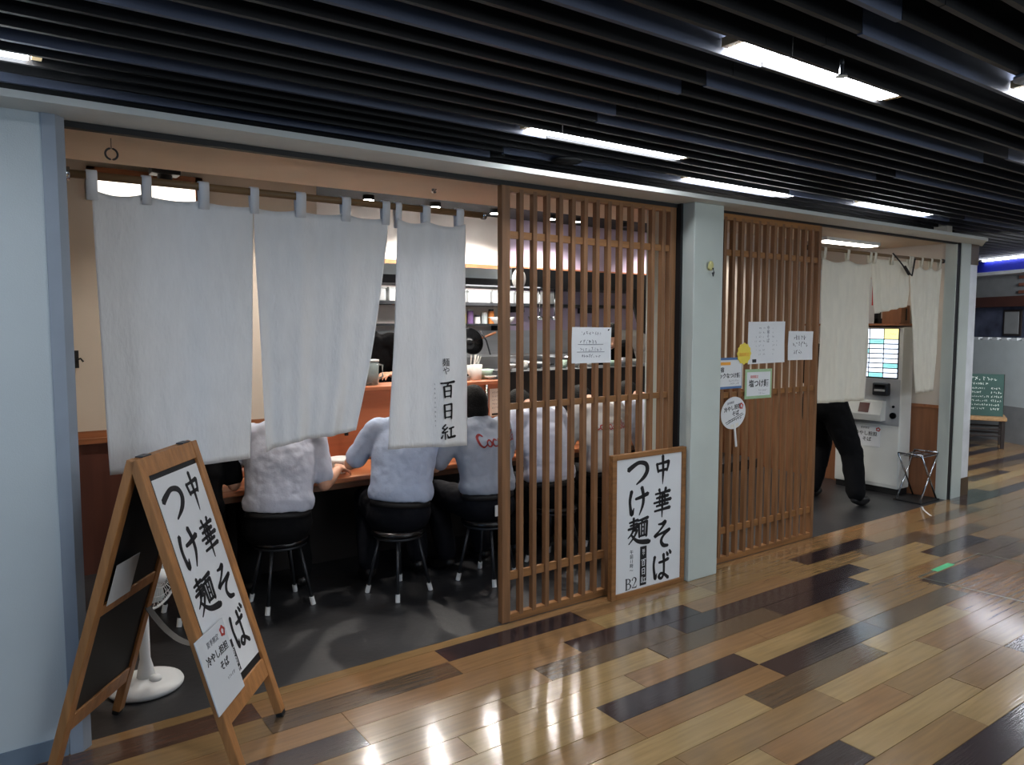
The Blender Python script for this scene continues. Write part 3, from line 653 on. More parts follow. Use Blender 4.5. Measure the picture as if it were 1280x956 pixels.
# ------------------------------------------------------------------ noren cloths
NY = .2
t = thing('curtain_pole', 'round wooden pole carrying the large white cloths', 'pole', (.268, NY, 2.19))
MB().cyl((0.0, 0, 0), (1.955, 0, 0), .016, n=14).build('rod', 'pole_wood', t, True)
MB().cyl((0, 0, 0), (.03, 0, 0), .026, n=16).build('bracket', 'chrome', t, True); MB().cyl((1.94, 0, 0), (1.96, 0, 0), .022, n=16).build('bracket', 'chrome', t, True)
def cloth(tl, tr, bl, br, bow=0, amp=.012, waves=3.2, seed=0, sag=None, y=NY, yb=0, nx=60, nz=40, bottom=None):
    """grid sheet; tl..br = (x, z); tabs: u positions between which the top edge sags"""
    rnd = random.Random(seed); ph = rnd.random() * 6; ph2 = rnd.random() * 6
    vs = []
    for j in range(nz + 1):
        v = j / nz
        for i in range(nx + 1):
            u = i / nx
            xl = tl[0] + (bl[0] - tl[0]) * v ** 1.25; xr = tr[0] + (br[0] - tr[0]) * v ** 1.4
            zt = tl[1] + (tr[1] - tl[1]) * u; zb = (bl[1] + (br[1] - bl[1]) * u) if bottom is None else bottom(u)
            if sag:
                for a, b, d in sag:
                    if a <= u <= b: zt -= d * 4 * (u - a) * (b - u) / (b - a) ** 2
            fold = amp * (.25 + .75 * v) * (math.sin(waves * 2 * math.pi * u + ph + .5 * v) + .5 * math.sin(waves * 4.3 * math.pi * u + ph2 - .8 * v)) + .004 * math.sin(9 * v + 5 * u)
            vs.append((xl + (xr - xl) * u, y + fold + yb * v * v, zt + (zb - zt) * v))
    fs = [(j * (nx + 1) + i, j * (nx + 1) + i + 1, (j + 1) * (nx + 1) + i + 1, (j + 1) * (nx + 1) + i) for j in range(nz) for i in range(nx)]
    return MB().add(vs, fs)
def cloth_obj(mb, name, m, parent):
    o = mb.build(name, m, parent, True); md = o.modifiers.new('thickness', 'SOLIDIFY'); md.thickness = .0012; md.offset = 0; return o
def tab(x0, x1, z0, z1, m, parent, y=NY, r=.019):
    rg = []
    for k in range(9):
        a = math.pi * k / 8; rg.append((y - r * math.cos(a), z1 - r + r * math.sin(a)))
    prof = [(y - .008, z0)] + rg + [(y + .008, z0)]
    mb = MB(); n = len(prof)
    mb.add([Vector((x, p[0], p[1])) for x in (x0, x1) for p in prof], [(i, i + 1, n + i + 1, n + i) for i in range(n - 1)])
    o = mb.build('tab', m, parent, True); md = o.modifiers.new('thickness', 'SOLIDIFY'); md.thickness = .0016; return o
# big two panel cloth
t = thing('noren_curtain', 'wide white shop curtain of two hanging cloth panels at left', 'curtain', (0, 0, 0), group='white shop curtains on the left pole')
s1 = [(0, .29, .018), (.29, .65, .012), (.65, 1, .01)]
cloth_obj(cloth((.372, 2.14), (.998, 2.125), (.395, .99), (.96, 1.0), amp=.006, waves=2.1, seed=1, sag=s1), 'cloth_panel', 'cloth_white', t)
s2 = [(0, .3, .012), (.3, .66, .012), (.66, 1, .018)]
cloth_obj(cloth((1.0, 2.125), (1.655, 2.135), (1.03, 1.03), (1.47, 1.11), amp=.012, waves=2.6, seed=2, sag=s2, bottom=lambda u: 1.025 + .075 * u ** 1.1 + .012 * math.sin(5 * u)), 'cloth_panel', 'cloth_white', t)
for a, b in ((.353, .392), (.551, .587), (.77, .812), (.984, 1.022), (1.189, 1.236), (1.41, 1.455), (1.619, 1.66)): tab(a, b, 2.095, 2.213, 'tab_white', t)
# lettered cloth
t = thing('noren_curtain', 'narrower white shop curtain with black vertical lettering, beside left lattice', 'curtain', (0, 0, 0), group='white shop curtains on the left pole')
s3 = [(0, .44, .02), (.44, 1, .022)]
nc = cloth_obj(cloth((1.69, 2.13), (2.085, 2.13), (1.618, .985), (2.095, .958), amp=.013, waves=1.5, seed=5, sag=s3, y=NY - .03), 'cloth_panel', 'cloth_white', t)
for a, b in ((1.69, 1.724), (1.842, 1.886), (2.04, 2.086)): tab(a, b, 2.085, 2.213, 'tab_white', t, y=NY)
lm = FACE(0, NY - .1, 0)
l1 = brush('百日紅', 1.962, 1.31, .09, .085, .112, lm, t, k=1.3)
l2 = text('麺\nや', .045, 'ink', t, lm @ Matrix.Translation((1.955, 1.385, 0)), line=.95)
l3 = text('S\nA\nR\nU\nS\nU\nB\nE\nR\nI', .012, 'ink_grey', t, lm @ Matrix.Translation((1.893, 1.19, 0)), line=2.0)
for q in (l1, l2, l3):
    md = q.modifiers.new('lay', 'SHRINKWRAP'); md.target = nc; md.wrap_method = 'PROJECT'; md.use_project_y = True; md.use_positive_direction = True; md.use_negative_direction = False; md.offset = .005

# right entrance cloths
RY, RZ = .12, 2.185
t = thing('curtain_pole', 'thin dark pole with cloths over the right entrance', 'pole', (5.066, RY, RZ))
MB().cyl((0, 0, 0), (2.10, 0, 0), .013, n=12).build('rod', 'pole_wood', t, True)
MB().cyl((0, 0, 0), (.02, 0, 0), .02, n=12).build('bracket', 'dark_steel', t, True); MB().cyl((2.085, 0, 0), (2.105, 0, 0), .02, n=12).build('bracket', 'dark_steel', t, True)
def loops(t, xs, m='cloth_cream'):
    for x in xs: tab(x, x + .035, RZ - .075, RZ + .018, m, t, y=RY, r=.016)
t = thing('noren_curtain', 'long pale cloth hanging beside the right lattice above the black trousers', 'curtain', (0, 0, 0), group='cream cloths over the right entrance')
cloth_obj(cloth((5.25, 2.12), (5.95, 2.12), (5.245, 1.0), (5.945, .985), amp=.012, waves=3, seed=8, sag=[(0, .5, .03), (.5, 1, .03)], y=RY - .01), 'cloth_panel', 'cloth_cream', t); loops(t, (5.26, 5.58, 5.91))
t = thing('noren_curtain', 'short gathered cream cloth in the middle of right entrance', 'curtain', (0, 0, 0), group='cream cloths over the right entrance')
cloth_obj(cloth((5.965, 2.15), (6.59, 2.15), (6.06, 1.70), (6.57, 1.765), amp=.014, waves=3.5, seed=9, y=RY + .01, nz=24), 'cloth_panel', 'cloth_cream', t); loops(t, (5.98, 6.25, 6.54))
t = thing('noren_curtain', 'long tapering cream cloth in front of ticket machine side', 'curtain', (0, 0, 0), group='cream cloths over the right entrance')
cloth_obj(cloth((6.575, 2.12), (7.12, 2.12), (6.75, 1.0), (7.05, 1.005), amp=.012, waves=3, seed=10, sag=[(0, .33, .03), (.33, .66, .03), (.66, 1, .03)], y=RY - .005), 'cloth_panel', 'cloth_cream', t); loops(t, (6.58, 6.75, 6.92, 7.08))
mb = MB().tube([(6.25, RY - .02, 2.205), (6.35, RY - .03, 2.14), (6.47, RY - .035, 2.06), (6.56, RY - .03, 2.03), (6.6, RY - .02, 2.10), (6.62, RY - .02, 2.18)], .006, 6); t = thing('hanging_cable', 'black cord looped over the right entrance pole', 'cable', (6.42, RY, RZ)); o = mb.build('loop', 'black_matte', t); o.location = (-6.42, -RY, -RZ)
mb = MB().cyl((6.42, RY - .035, 2.10), (6.5, RY - .035, 2.04), .013, n=8); o2 = mb.build('clip', 'black_matte', t); o2.location = (-6.42, -RY, -RZ)

# pull ring from the ceiling
t = thing('pull_ring', 'small dark ring hanging on a wire near left wall top', 'ring', (.447, .2, 2.345))
MB().cyl((0, 0, 0), (0, 0, -.04), .0015, n=6).build('wire', 'dark_steel', t)
MB().tube([(.022 * math.cos(2 * math.pi * k / 24), 0, -.062 + .022 * math.sin(2 * math.pi * k / 24)) for k in range(24)], .004, 8, True).build('ring', 'dark_steel', t, True)
# wall bracket (dark latch) on the left back wall
o = MB().box(-.012, .012, -.02, 0, -.05, .06).tube([(0, -.02, 0), (.02, -.035, .01), (.035, -.03, -.01)], .006, 6).build('wall_latch', 'black_matte'); o.location = (.467, 2.2, 1.385)
tag(o, 'black latch on the cream wall at far left', 'latch')
# small beige ceiling fitting
o = MB().cyl((0, 0, 0), (.02, 0, -.02), .008, n=8).cyl((.02, 0, 0), (.0, 0, -.02), .008, n=8).build('ceiling_fitting', 'chrome'); o.location = (2.03, .42, 2.345); tag(o, 'tiny metal fitting on beige ceiling over the lettered cloth', 'fitting')

# lit transom window behind the noren
t = thing('lit_panel', 'bright white lit panel with wood frame, seen over the left cloth', 'light panel', (.9, 2.2, 2.49))
MB().box(-.29, .3, -.02, 0, -.07, .05).build('lamp_face', 'window_light', t)
MB().box(.3, .345, -.035, 0, -.1, .1).box(-.335, -.29, -.035, 0, -.1, .1).box(-.335, .345, -.035, 0, .05, .1).build('frame', 'trim_wood', t)

# ------------------------------------------------------------------ kitchen downlights
def downlight(x, y, z, on, label, power):
    t = thing('downlight', label, 'downlight', (x, y, z), group='black cylinder downlights')
    MB().cyl((0, 0, 2.9 - z), (0, 0, .0), .052, n=20).build('housing', 'black_matte', t, False)
    MB().cyl((0, 0, -.001), (0, 0, -.004), .044, n=20).build('lens', 'down_lamp' if on else 'black_gloss', t)
    if on:
        l = bpy.data.lights.new('downlight_beam', 'SPOT'); l.energy = power; l.color = (1, .93, .85); l.spot_size = R(136); l.spot_blend = .5; l.shadow_soft_size = .05
        o = bpy.data.objects.new('downlight_beam', l); C.objects.link(o); o.parent = t; o.location = (0, 0, -.01)
names = ['first lit black downlight over the right half of wide cloth', 'second lit black downlight above the lettered cloth', 'third lit black downlight beside left lattice post', 'lit black downlight seen through the fourth lattice gap', 'lit black downlight seen through the sixth lattice gap', 'unlit black downlight seen through the middle of left lattice', 'lit black downlight seen through the last gap of left lattice']
for q, x in enumerate((2.81, 3.48, 4.15, 4.85, 5.19, 5.88, 6.70)):
    downlight(x, 2.95, 2.70, q != 5, names[q], 110)
for x, lab in ((1.05, 'large unlit black spotlight over wide cloth, by the lit panel'), (2.05, 'unlit black spotlight over the right panel of wide cloth')):
    t = thing('spotlight', lab, 'spotlight', (x - (.06 if x < 2 else 0), 2.05 if x < 2 else 2.7, 2.56 if x < 2 else 2.61))
    MB().bbox(-.085, .085, -.06, .06, .0, .34 if x < 2 else .29, .006).build('housing', 'black_matte', t); MB().cyl((0, 0, -.05), (0, 0, .0), .045, n=16).build('lamp_head', 'black_matte', t, False)
for x in (1.5, 2.35, 3.2, 4.2):
    downlight(x, 1.42, 2.66, True, 'black downlight %s from the left, above the eating counter out of sight' % dict({1.5: 'first', 2.35: 'second', 3.2: 'third', 4.2: 'fourth'})[x], 85)

# ------------------------------------------------------------------ counter
CT = .66
t = thing('eating_counter', 'long reddish wood eating counter in front of seated diners', 'counter', (0, 0, 0))
MB().bbox(.75, 5.0, 1.13, 1.635, CT - .035, CT, .008).build('worktop', 'table_top', t)
MB().box(.78, 4.98, 1.16, 1.19, CT - .075, CT - .035).build('apron', 'table_edge', t)
MB().box(1.86, 4.98, 1.58, 1.63, 0, CT - .035).build('front_panel', 'dark_panel', t)
MB().box(.9, 1.86, 1.58, 1.63, 0, CT - .035).build('front_panel', 'dark_panel', t)
t = thing('serving_ledge', 'orange wood serving ledge behind the eating counter', 'ledge', (0, 0, 0))
MB().box(1.87, 3.36, 1.66, 1.70, CT, 1.14).build('riser_panel', 'red_wood', t); MB().bbox(1.85, 3.36, 1.64, 1.98, 1.14, 1.17, .005).build('ledge_top', 'red_wood', t)
MB().box(1.87, 1.91, 1.7, 1.98, 0, 1.14).build('end_panel', 'wainscot_brown', t)
t = thing('black_partition', 'black counter partition seen through the left lattice', 'partition', (0, 0, 0))
MB().box(3.362, 6.0, 1.64, 1.68, CT, 1.225).build('panel', 'black_matte', t); MB().box(3.362, 6.0, 1.62, 1.99, 1.225, 1.235).build('cap', 'dark_steel', t)
MB().box(5.02, 6.0, 1.64, 1.70, 0, CT).build('lower_panel', 'black_matte', t)
MB().box(5.96, 6.0, 1.70, 1.99, 0, 1.225).build('end_panel', 'black_matte', t)
# riser notices, utensil and pipe
t, m_ = sheet('menu_sheet', 'pale menu sheet stuck on wooden ledge beside dark-haired diner', 'paper', 3.222, 3.352, .885, 1.105, 'paper_cream', y=1.657, group=None, curl=0)
scribble(t, 'ink_grey', m_, -.04, .08, .05, 5, .03, .014, .002, 50); MB().box(-.045, .02, -.003, -.0022, -.1, -.085).build('title_block', 'ink', t)
o = MB().cyl((0, 0, 0), (0, 0, -.27), .012, n=10).build('steel_pipe', 'chrome', smooth=True); o.location = (3.185, 1.64, 1.14); tag(o, 'thin upright steel pipe on the wooden ledge', 'pipe')
t = thing('ladle_holder', 'dark hanging holder on the ledge right of wide cloth', 'holder', (2.02, 1.652, 1.1))
MB().bbox(-.012, .012, -.022, 0, -.26, .0, .004).build('body', 'black_matte', t); MB().tube([(0, -.01, 0), (0, -.02, .03), (0, -.01, .05)], .005).build('hook', 'dark_steel', t)

# ------------------------------------------------------------------ things on the ledge
def cup(x, y, z, r, h, m, label, cat='cup', name='cup', grp=None):
    o = MB().lathe([(r * .7, 0), (r * .8, .003), (r, h), (r * .94, h), (r * .74, .008), (.0, .008)], n=20).build(name, m, smooth=True); o.location = (x, y, z); tag(o, label, cat, grp); return o
def bowl(x, y, z, r, h, m, label, grp=None):
    o = MB().lathe([(r * .4, 0), (r * .45, .008), (r * .8, h * .5), (r, h), (r * .95, h), (r * .72, h * .5), (.0, h * .2)], n=24).build('bowl', m, smooth=True); o.location = (x, y, z); tag(o, label, 'bowl', grp); return o
LZ = 1.17
t = thing('water_pitcher', 'clear plastic water pitcher on the ledge beside lettered cloth', 'pitcher', (2.27, 1.8, LZ))
MB().lathe([(.06, 0), (.066, .005), (.07, .17), (.066, .17), (.06, .01), (0, .01)], n=24).build('body', 'glass_cup', t, True); MB().lathe([(.072, .17), (.072, .185), (.0, .19)], n=24).build('lid', 'frosted', t, True)
MB().tube([(.068, 0, .15), (.105, 0, .14), (.105, 0, .06), (.066, 0, .04)], .008).build('handle', 'glass_cup', t, True)
for k in range(3): cup(2.13, 1.8, LZ + .035 * k, .036, .09, 'glass_cup', ('bottom', 'middle', 'top')[k] + ' clear tumbler in the stack left of the pitcher', 'glass', 'tumbler', 'stacked tumblers on the ledge')
cup(3.19, 1.80, LZ, .05, .12, 'ceramic', 'tall white mug on the ledge above dark-haired diner'); bowl(3.30, 1.76, LZ, .05, .03, 'ceramic', 'small white dish beside the white mug')
bowl(3.41 - .09, 1.88, LZ, .08, .075, 'green_bowl', 'pale green bowl on ledge beside lattice post')
t = thing('chopstick_cup', 'white cup of upright chopsticks on the ledge', 'chopstick cup', (3.23, 1.93, LZ))
MB().lathe([(.04, 0), (.045, .11), (.041, .11), (.036, .01), (0, .01)], n=18).build('cup', 'ceramic', t, True)
for k in range(7):
    a = k * .9; MB().cyl((.015 * math.cos(a), .015 * math.sin(a), .01), (.015 * math.cos(a) + .05 + .03 * math.cos(a * 2), .04 * math.sin(a), .19), .004, n=6).build('chopstick', 'ceramic', t)
t = thing('metal_tray', 'steel tray with lids on the ledge by the lettered cloth', 'tray', (3.06, 1.82, LZ)); MB().bbox(-.06, .06, -.05, .05, 0, .03, .006).build('body', 'steel', t); MB().bbox(-.05, .05, -.04, .04, .031, .05, .006).build('lid', 'dark_steel', t)
rnd = random.Random(3)
PZ = 1.235
for q in range(9):
    x = 3.5 + q * .19
    (cup if q % 2 else bowl)(x, 1.8 + .05 * (q % 3), PZ, .045 if q % 2 else .065, .07 if q % 2 else .05, rnd.choice(['ceramic', 'ceramic', 'steel', 'green_bowl']), 'small dish on the black partition, number %s from the lattice post' % ('first second third fourth fifth sixth seventh eighth ninth'.split()[q]), **({'grp': 'dishes along the black partition'}))

# ------------------------------------------------------------------ kitchen back units
def unit(name, label, cat): return thing(name, label, cat, (0, 0, 0))
t = unit('extractor_hood', 'long steel extractor hood under the red wood rail', 'hood')
MB().box(2.3, 4.35, 2.95, 3.36, 2.06, 2.16).build('hood_body', 'hood_grey', t); MB().box(2.3, 7.0, 2.93, 3.36, 1.985, 2.06).build('hood_skirt', 'dark_steel', t); MB().box(4.35, 7.0, 2.95, 3.36, 2.06, 2.18).build('hood_body', 'dark_steel', t)
t = unit('wall_shelf', 'upper dark wall shelf carrying white containers', 'shelf')
MB().box(2.3, 7.0, 3.08, 3.4, 1.80, 1.83).build('board', 'dark_steel', t); [MB().box(x, x + .02, 3.1, 3.4, 1.74, 1.80).build('bracket', 'dark_steel', t) for x in (2.6, 3.6, 4.6, 5.6)]
for k in range(9):
    x = 2.5 + k * .29
    t = thing('storage_box', 'white storage container on upper shelf, %s from the left' % 'first second third fourth fifth sixth seventh eighth ninth'.split()[k], 'container', (x, 3.22, 1.83), group='white containers on the upper shelf')
    MB().bbox(0, .26, -.1, .1, 0, .115, .01).build('body', 'white_plastic', t); MB().bbox(-.005, .265, -.105, .105, .115, .128, .004).build('lid', 'white_plastic', t)
t = unit('wall_shelf', 'lower dark wall shelf carrying spice jars', 'shelf'); MB().box(2.3, 4.6, 3.15, 3.4, 1.60, 1.62).build('board', 'dark_steel', t); [MB().box(x, x + .02, 3.17, 3.4, 1.55, 1.60).build('bracket', 'dark_steel', t) for x in (2.6, 3.6, 4.4)]
cols = ['purple_box', 'orange_food', 'ceramic', 'red_ink', 'yellow_paper', 'purple_box', 'ceramic', 'frosted', 'orange_food']
for k in range(9):
    x = 3.62 + k * .085; h_ = .07 + .03 * (k % 3)
    t = thing('spice_jar', 'small coloured spice jar on lower shelf, %s from the left' % 'first second third fourth fifth sixth seventh eighth ninth'.split()[k], 'jar', (x, 3.25, 1.62), group='spice jars on the lower shelf')
    MB().cyl((0, 0, 0), (0, 0, h_), .032, n=14).build('body', cols[k], t, False); MB().cyl((0, 0, h_), (0, 0, h_ + .02), .028, n=14).build('lid', 'ceramic' if k % 2 else 'dark_steel', t)
for k in range(2): bowl(4.34 + k * .17, 3.25, 1.62, .075, .07, 'ceramic', ('left', 'right')[k] + ' white bowl at the end of lower shelf', 'bowls on the lower shelf')
t = unit('cooking_range', 'steel cooking range with splash back along the kitchen wall', 'cooker')
MB().box(2.2, 7.0, 3.33, 3.39, 1.0, 1.55).build('splash_back', 'steel', t); MB().box(2.2, 7.0, 2.85, 3.33, 1.26, 1.30).build('raised_shelf', 'steel', t)
MB().box(2.2, 7.0, 2.55, 3.33, .0, .9).build('body', 'dark_steel', t); MB().box(2.2, 7.0, 2.5, 3.33, .9, .94).build('worktop', 'steel', t)
MB().box(2.2, 4.7, 2.86, 2.875, 1.06, 1.26).build('front_sheet', 'steel', t)
for k in range(6):
    o = MB().lathe([(.07, 0), (.1, .012), (.104, .016), (.09, .014), (.0, .008)], n=24).build('plate', 'ceramic', smooth=True); o.location = (3.70, 3.08, 1.30 + .022 * k)
    tag(o, 'white plate in the stack by lettered cloth, %s from the bottom' % 'first second third fourth fifth sixth'.split()[k], 'plate', 'stacked plates on the range')
t = thing('wok', 'black round pan with wooden handle on the steel range shelf', 'pan', (3.93, 3.1, 1.31))
wm = Matrix.Translation((0, 0, .12)) @ Matrix.Rotation(R(70), 4, 'X')
MB().lathe([(.14, .05), (.135, .06), (.1, .01), (.04, -.02), (.0, -.022), (.0, -.018), (.04, -.015), (.1, .016), (.13, .055)], mtx=wm, n=28).build('bowl', 'black_gloss', t, True)
MB().cyl(wm @ Vector((.13, .03, .05)), wm @ Vector((.3, .08, .07)), .012, n=10).build('handle', 'trim_wood', t, True); MB().tube([(.1, -.06, .24), (.16, -.08, .14), (.2, -.09, .0)], .008).build('ladle', 'dark_steel', t, True)
for x, r, h_, lab in ((4.35, .16, .3, 'tall steel stock pot behind left lattice, nearer the post'), (4.85, .18, .34, 'tall steel stock pot behind middle of left lattice')):
    t = thing('stock_pot', lab, 'pot', (x, 2.72, .94), group='stock pots on the range'); MB().lathe([(r, 0), (r, h_), (r + .01, h_ + .005), (r - .01, h_), (r - .01, .02), (0, .02)], n=28).build('body', 'steel', t, True)
    for s_ in (-1, 1): MB().tube([(s_ * r, -.05, h_ * .8), (s_ * (r + .05), -.04, h_ * .8), (s_ * (r + .05), .04, h_ * .8), (s_ * r, .05, h_ * .8)], .008).build('handle', 'chrome', t, True)
for k in range(4):
    t = thing('ladle', 'steel ladle hanging from the hood, %s from the left' % 'first second third fourth'.split()[k], 'ladle', (4.62 + .1 * k, 2.97, 1.985), group='ladles hanging under the hood')
    MB().cyl((0, 0, 0), (0, 0, -.28), .006, n=8).build('handle', 'chrome', t, True); MB().lathe([(.0, -.33), (.03, -.325), (.045, -.29), (.04, -.29), (.0, -.315)], n=16).build('scoop', 'chrome', t, True)
t = thing('hanging_lamp', 'white globe lamp seen through first gaps of left lattice', 'lamp', (4.33, 2.8, 2.03)); MB().ell((0, 0, .03), .07, .07, .1).build('globe', 'ceramic', t, True); MB().cyl((0, 0, .12), (0, 0, .72), .004, n=6).build('cord', 'black_matte', t)
t = thing('clothes_rail', 'dark cloths hung in the kitchen behind right end of left lattice', 'hung cloth', (6.05, 2.7, 2.0))
MB().box(-.35, .35, -.01, .01, .0, .02).build('rail', 'dark_steel', t); MB().add([(-.3, 0, 0), (.05, 0, 0), (.0, .02, -.5), (-.12, .02, -.45), (-.3, .03, 0), (.05, .03, 0), (.0, .05, -.5), (-.12, .05, -.45)], [(0, 1, 2, 3), (7, 6, 5, 4), (0, 4, 5, 1), (1, 5, 6, 2), (2, 6, 7, 3), (3, 7, 4, 0)]).build('cloth', 'black_matte', t)
o = MB().box(2.02, 7.1, 2.0, 3.36, 0, .1).build('floor_kitchen', 'shop_floor'); struct(o)
# food on the counter
for x, y, lab in ((1.87, 1.36, 'white noodle bowl between the two leftmost white-shirted diners'), (1.36, 1.37, 'white noodle bowl in front of leftmost white-shirted diner'), (2.32, 1.4, 'white noodle bowl left of the grey T-shirt diner'), (2.75, 1.4, 'white noodle bowl behind left lattice post')):
    bowl(x, y, CT, .1, .08, 'ceramic', lab, 'noodle bowls on the eating counter')
o = MB().bbox(-.09, .09, -.05, .05, 0, .003, .001).build('paper_napkin', 'paper'); o.location = (1.75, 1.27, CT); o.rotation_euler.z = .5; tag(o, 'white paper napkin on the counter beside noodle bowl', 'napkin')

# ------------------------------------------------------------------ stools
def make_stool():
    t = thing('bar_stool', 'x', 'stool', (0, 0, 0), group='black round stools')
    MB().lathe([(.0, .36), (.14, .36), (.16, .365), (.165, .38), (.155, .395), (.0, .402)], n=28).build('seat', 'black_gloss', t, True)
    MB().tube([(.14 * math.cos(2 * math.pi * k / 24), .14 * math.sin(2 * math.pi * k / 24), .352) for k in range(24)], .009, 8, True).build('seat_ring', 'dark_steel', t, True)
    for k in range(4):
        a = math.pi / 4 + k * math.pi / 2; c, s_ = math.cos(a), math.sin(a)
        o = MB().cyl((.11 * c, .11 * s_, .355), (.185 * c, .185 * s_, .03), .0095, n=10).build('leg', 'dark_steel', t, True)
        MB().cyl((.179 * c, .179 * s_, .045), (.19 * c, .19 * s_, .0), .014, n=12).build('foot_cap', 'white_plastic', o, False)
    return t
STL = [(1.34, 1.0, .05, 'black stool under the leftmost white-shirted diner'), (1.98, .78, .28, 'black stool under the diner behind lettered cloth'), (2.55, .68, .45, 'black stool under the grey T-shirt diner'),
       (3.11, .70, .3, 'black stool under the diner in middle of left lattice'), (3.66, .72, .2, 'black stool behind the framed sign, under beige T-shirt diner'), (4.19, .74, .5, 'black stool under the diner nearest the pillar'), (.9, 1.12, .1, 'black stool under dark-clothed diner behind easel board')]
s0 = make_stool()
for q, (x, y, a, lab) in enumerate(STL):
    s = s0 if q == 0 else dup(s0)
    s.location = (x, y, 0); s.rotation_euler.z = a; s['label'] = lab

# ------------------------------------------------------------------ people
WR = bpy.data.textures.new('wrinkles', 'CLOUDS'); WR.noise_scale = .11; WR.noise_depth = 2; WR.noise_type = 'HARD_NOISE'
def vox(mb, name, m, parent, size, smooth=4, wr=0):
    me = mb.mesh(name); o = bpy.data.objects.new('tmp', me); C.objects.link(o)
    md = o.modifiers.new('r', 'REMESH'); md.mode = 'VOXEL'; md.voxel_size = size
    sm = o.modifiers.new('s', 'SMOOTH'); sm.factor = .5; sm.iterations = smooth
    if wr:
        dp = o.modifiers.new('w', 'DISPLACE'); dp.texture = WR; dp.strength = wr; dp.mid_level = .3; s3 = o.modifiers.new('s2', 'SMOOTH'); s3.factor = .5; s3.iterations = 2
    dg = bpy.context.evaluated_depsgraph_get(); dg.update()
    m2 = bpy.data.meshes.new_from_object(o.evaluated_get(dg)); m2.name = name; bpy.data.objects.remove(o)
    m2.materials.clear(); return link(name, m2, m, parent, True)
def limb(mb, pts, rs, n=14):
    pts = [Vector(p) for p in pts]
    # densify
    q, rr = [], []
    for i in range(len(pts) - 1):
        for k in range(4):
            f = k / 4; q.append(pts[i].lerp(pts[i + 1], f)); rr.append(rs[i] + (rs[i + 1] - rs[i]) * f)
    q.append(pts[-1]); rr.append(rs[-1])
    mb.tube(q, rr, n)
    mb.ell(pts[0], rs[0], rs[0], rs[0], 12, 8); mb.ell(pts[-1], rs[-1], rs[-1], rs[-1], 12, 8)
def hand(mb, wr, d, pn, sgn=1, curl=1.0):
    d = Vector(d).normalized(); pn = Vector(pn); pn = (pn - d * pn.dot(d)).normalized(); s = d.cross(pn) * sgn
    rg = []
    for f, hw, ht in ((0, .026, .02), (.03, .036, .017), (.07, .042, .015), (.092, .040, .012)):
        rg.append(mb.ring(wr + d * f, d, hw, 12, ht, side=s))
    mb.loft(rg)
    for k, (off, l) in enumerate(((-.033, .058), (-.011, .07), (.011, .075), (.033, .066))):
        p = wr + d * .085 + s * off; pts = [wr + d * .06 + s * off * .9, p]; a = 0
        for j, fr in enumerate((.42, .33, .25)):
            a += R((18, 32, 26)[j]) * curl; p = p + (d * math.cos(a) + pn * math.sin(a) + s * off * .9).normalized() * l * fr; pts.append(p)
        mb.tube(pts, [.0092, .0092, .0086, .008, .0066], 8); mb.ell(pts[-1], .0066, .0066, .0066, 8, 6)
    p = wr + d * .025 + s * .03; pts = [p, p + (d * .55 + s * .75 + pn * .25).normalized() * .035, p + (d * .8 + s * .8 + pn * .5).normalized() * .062, p + (d * 1.0 + s * .65 + pn * .6).normalized() * .084]
    mb.tube(pts, [.013, .011, .0095, .0075], 8)
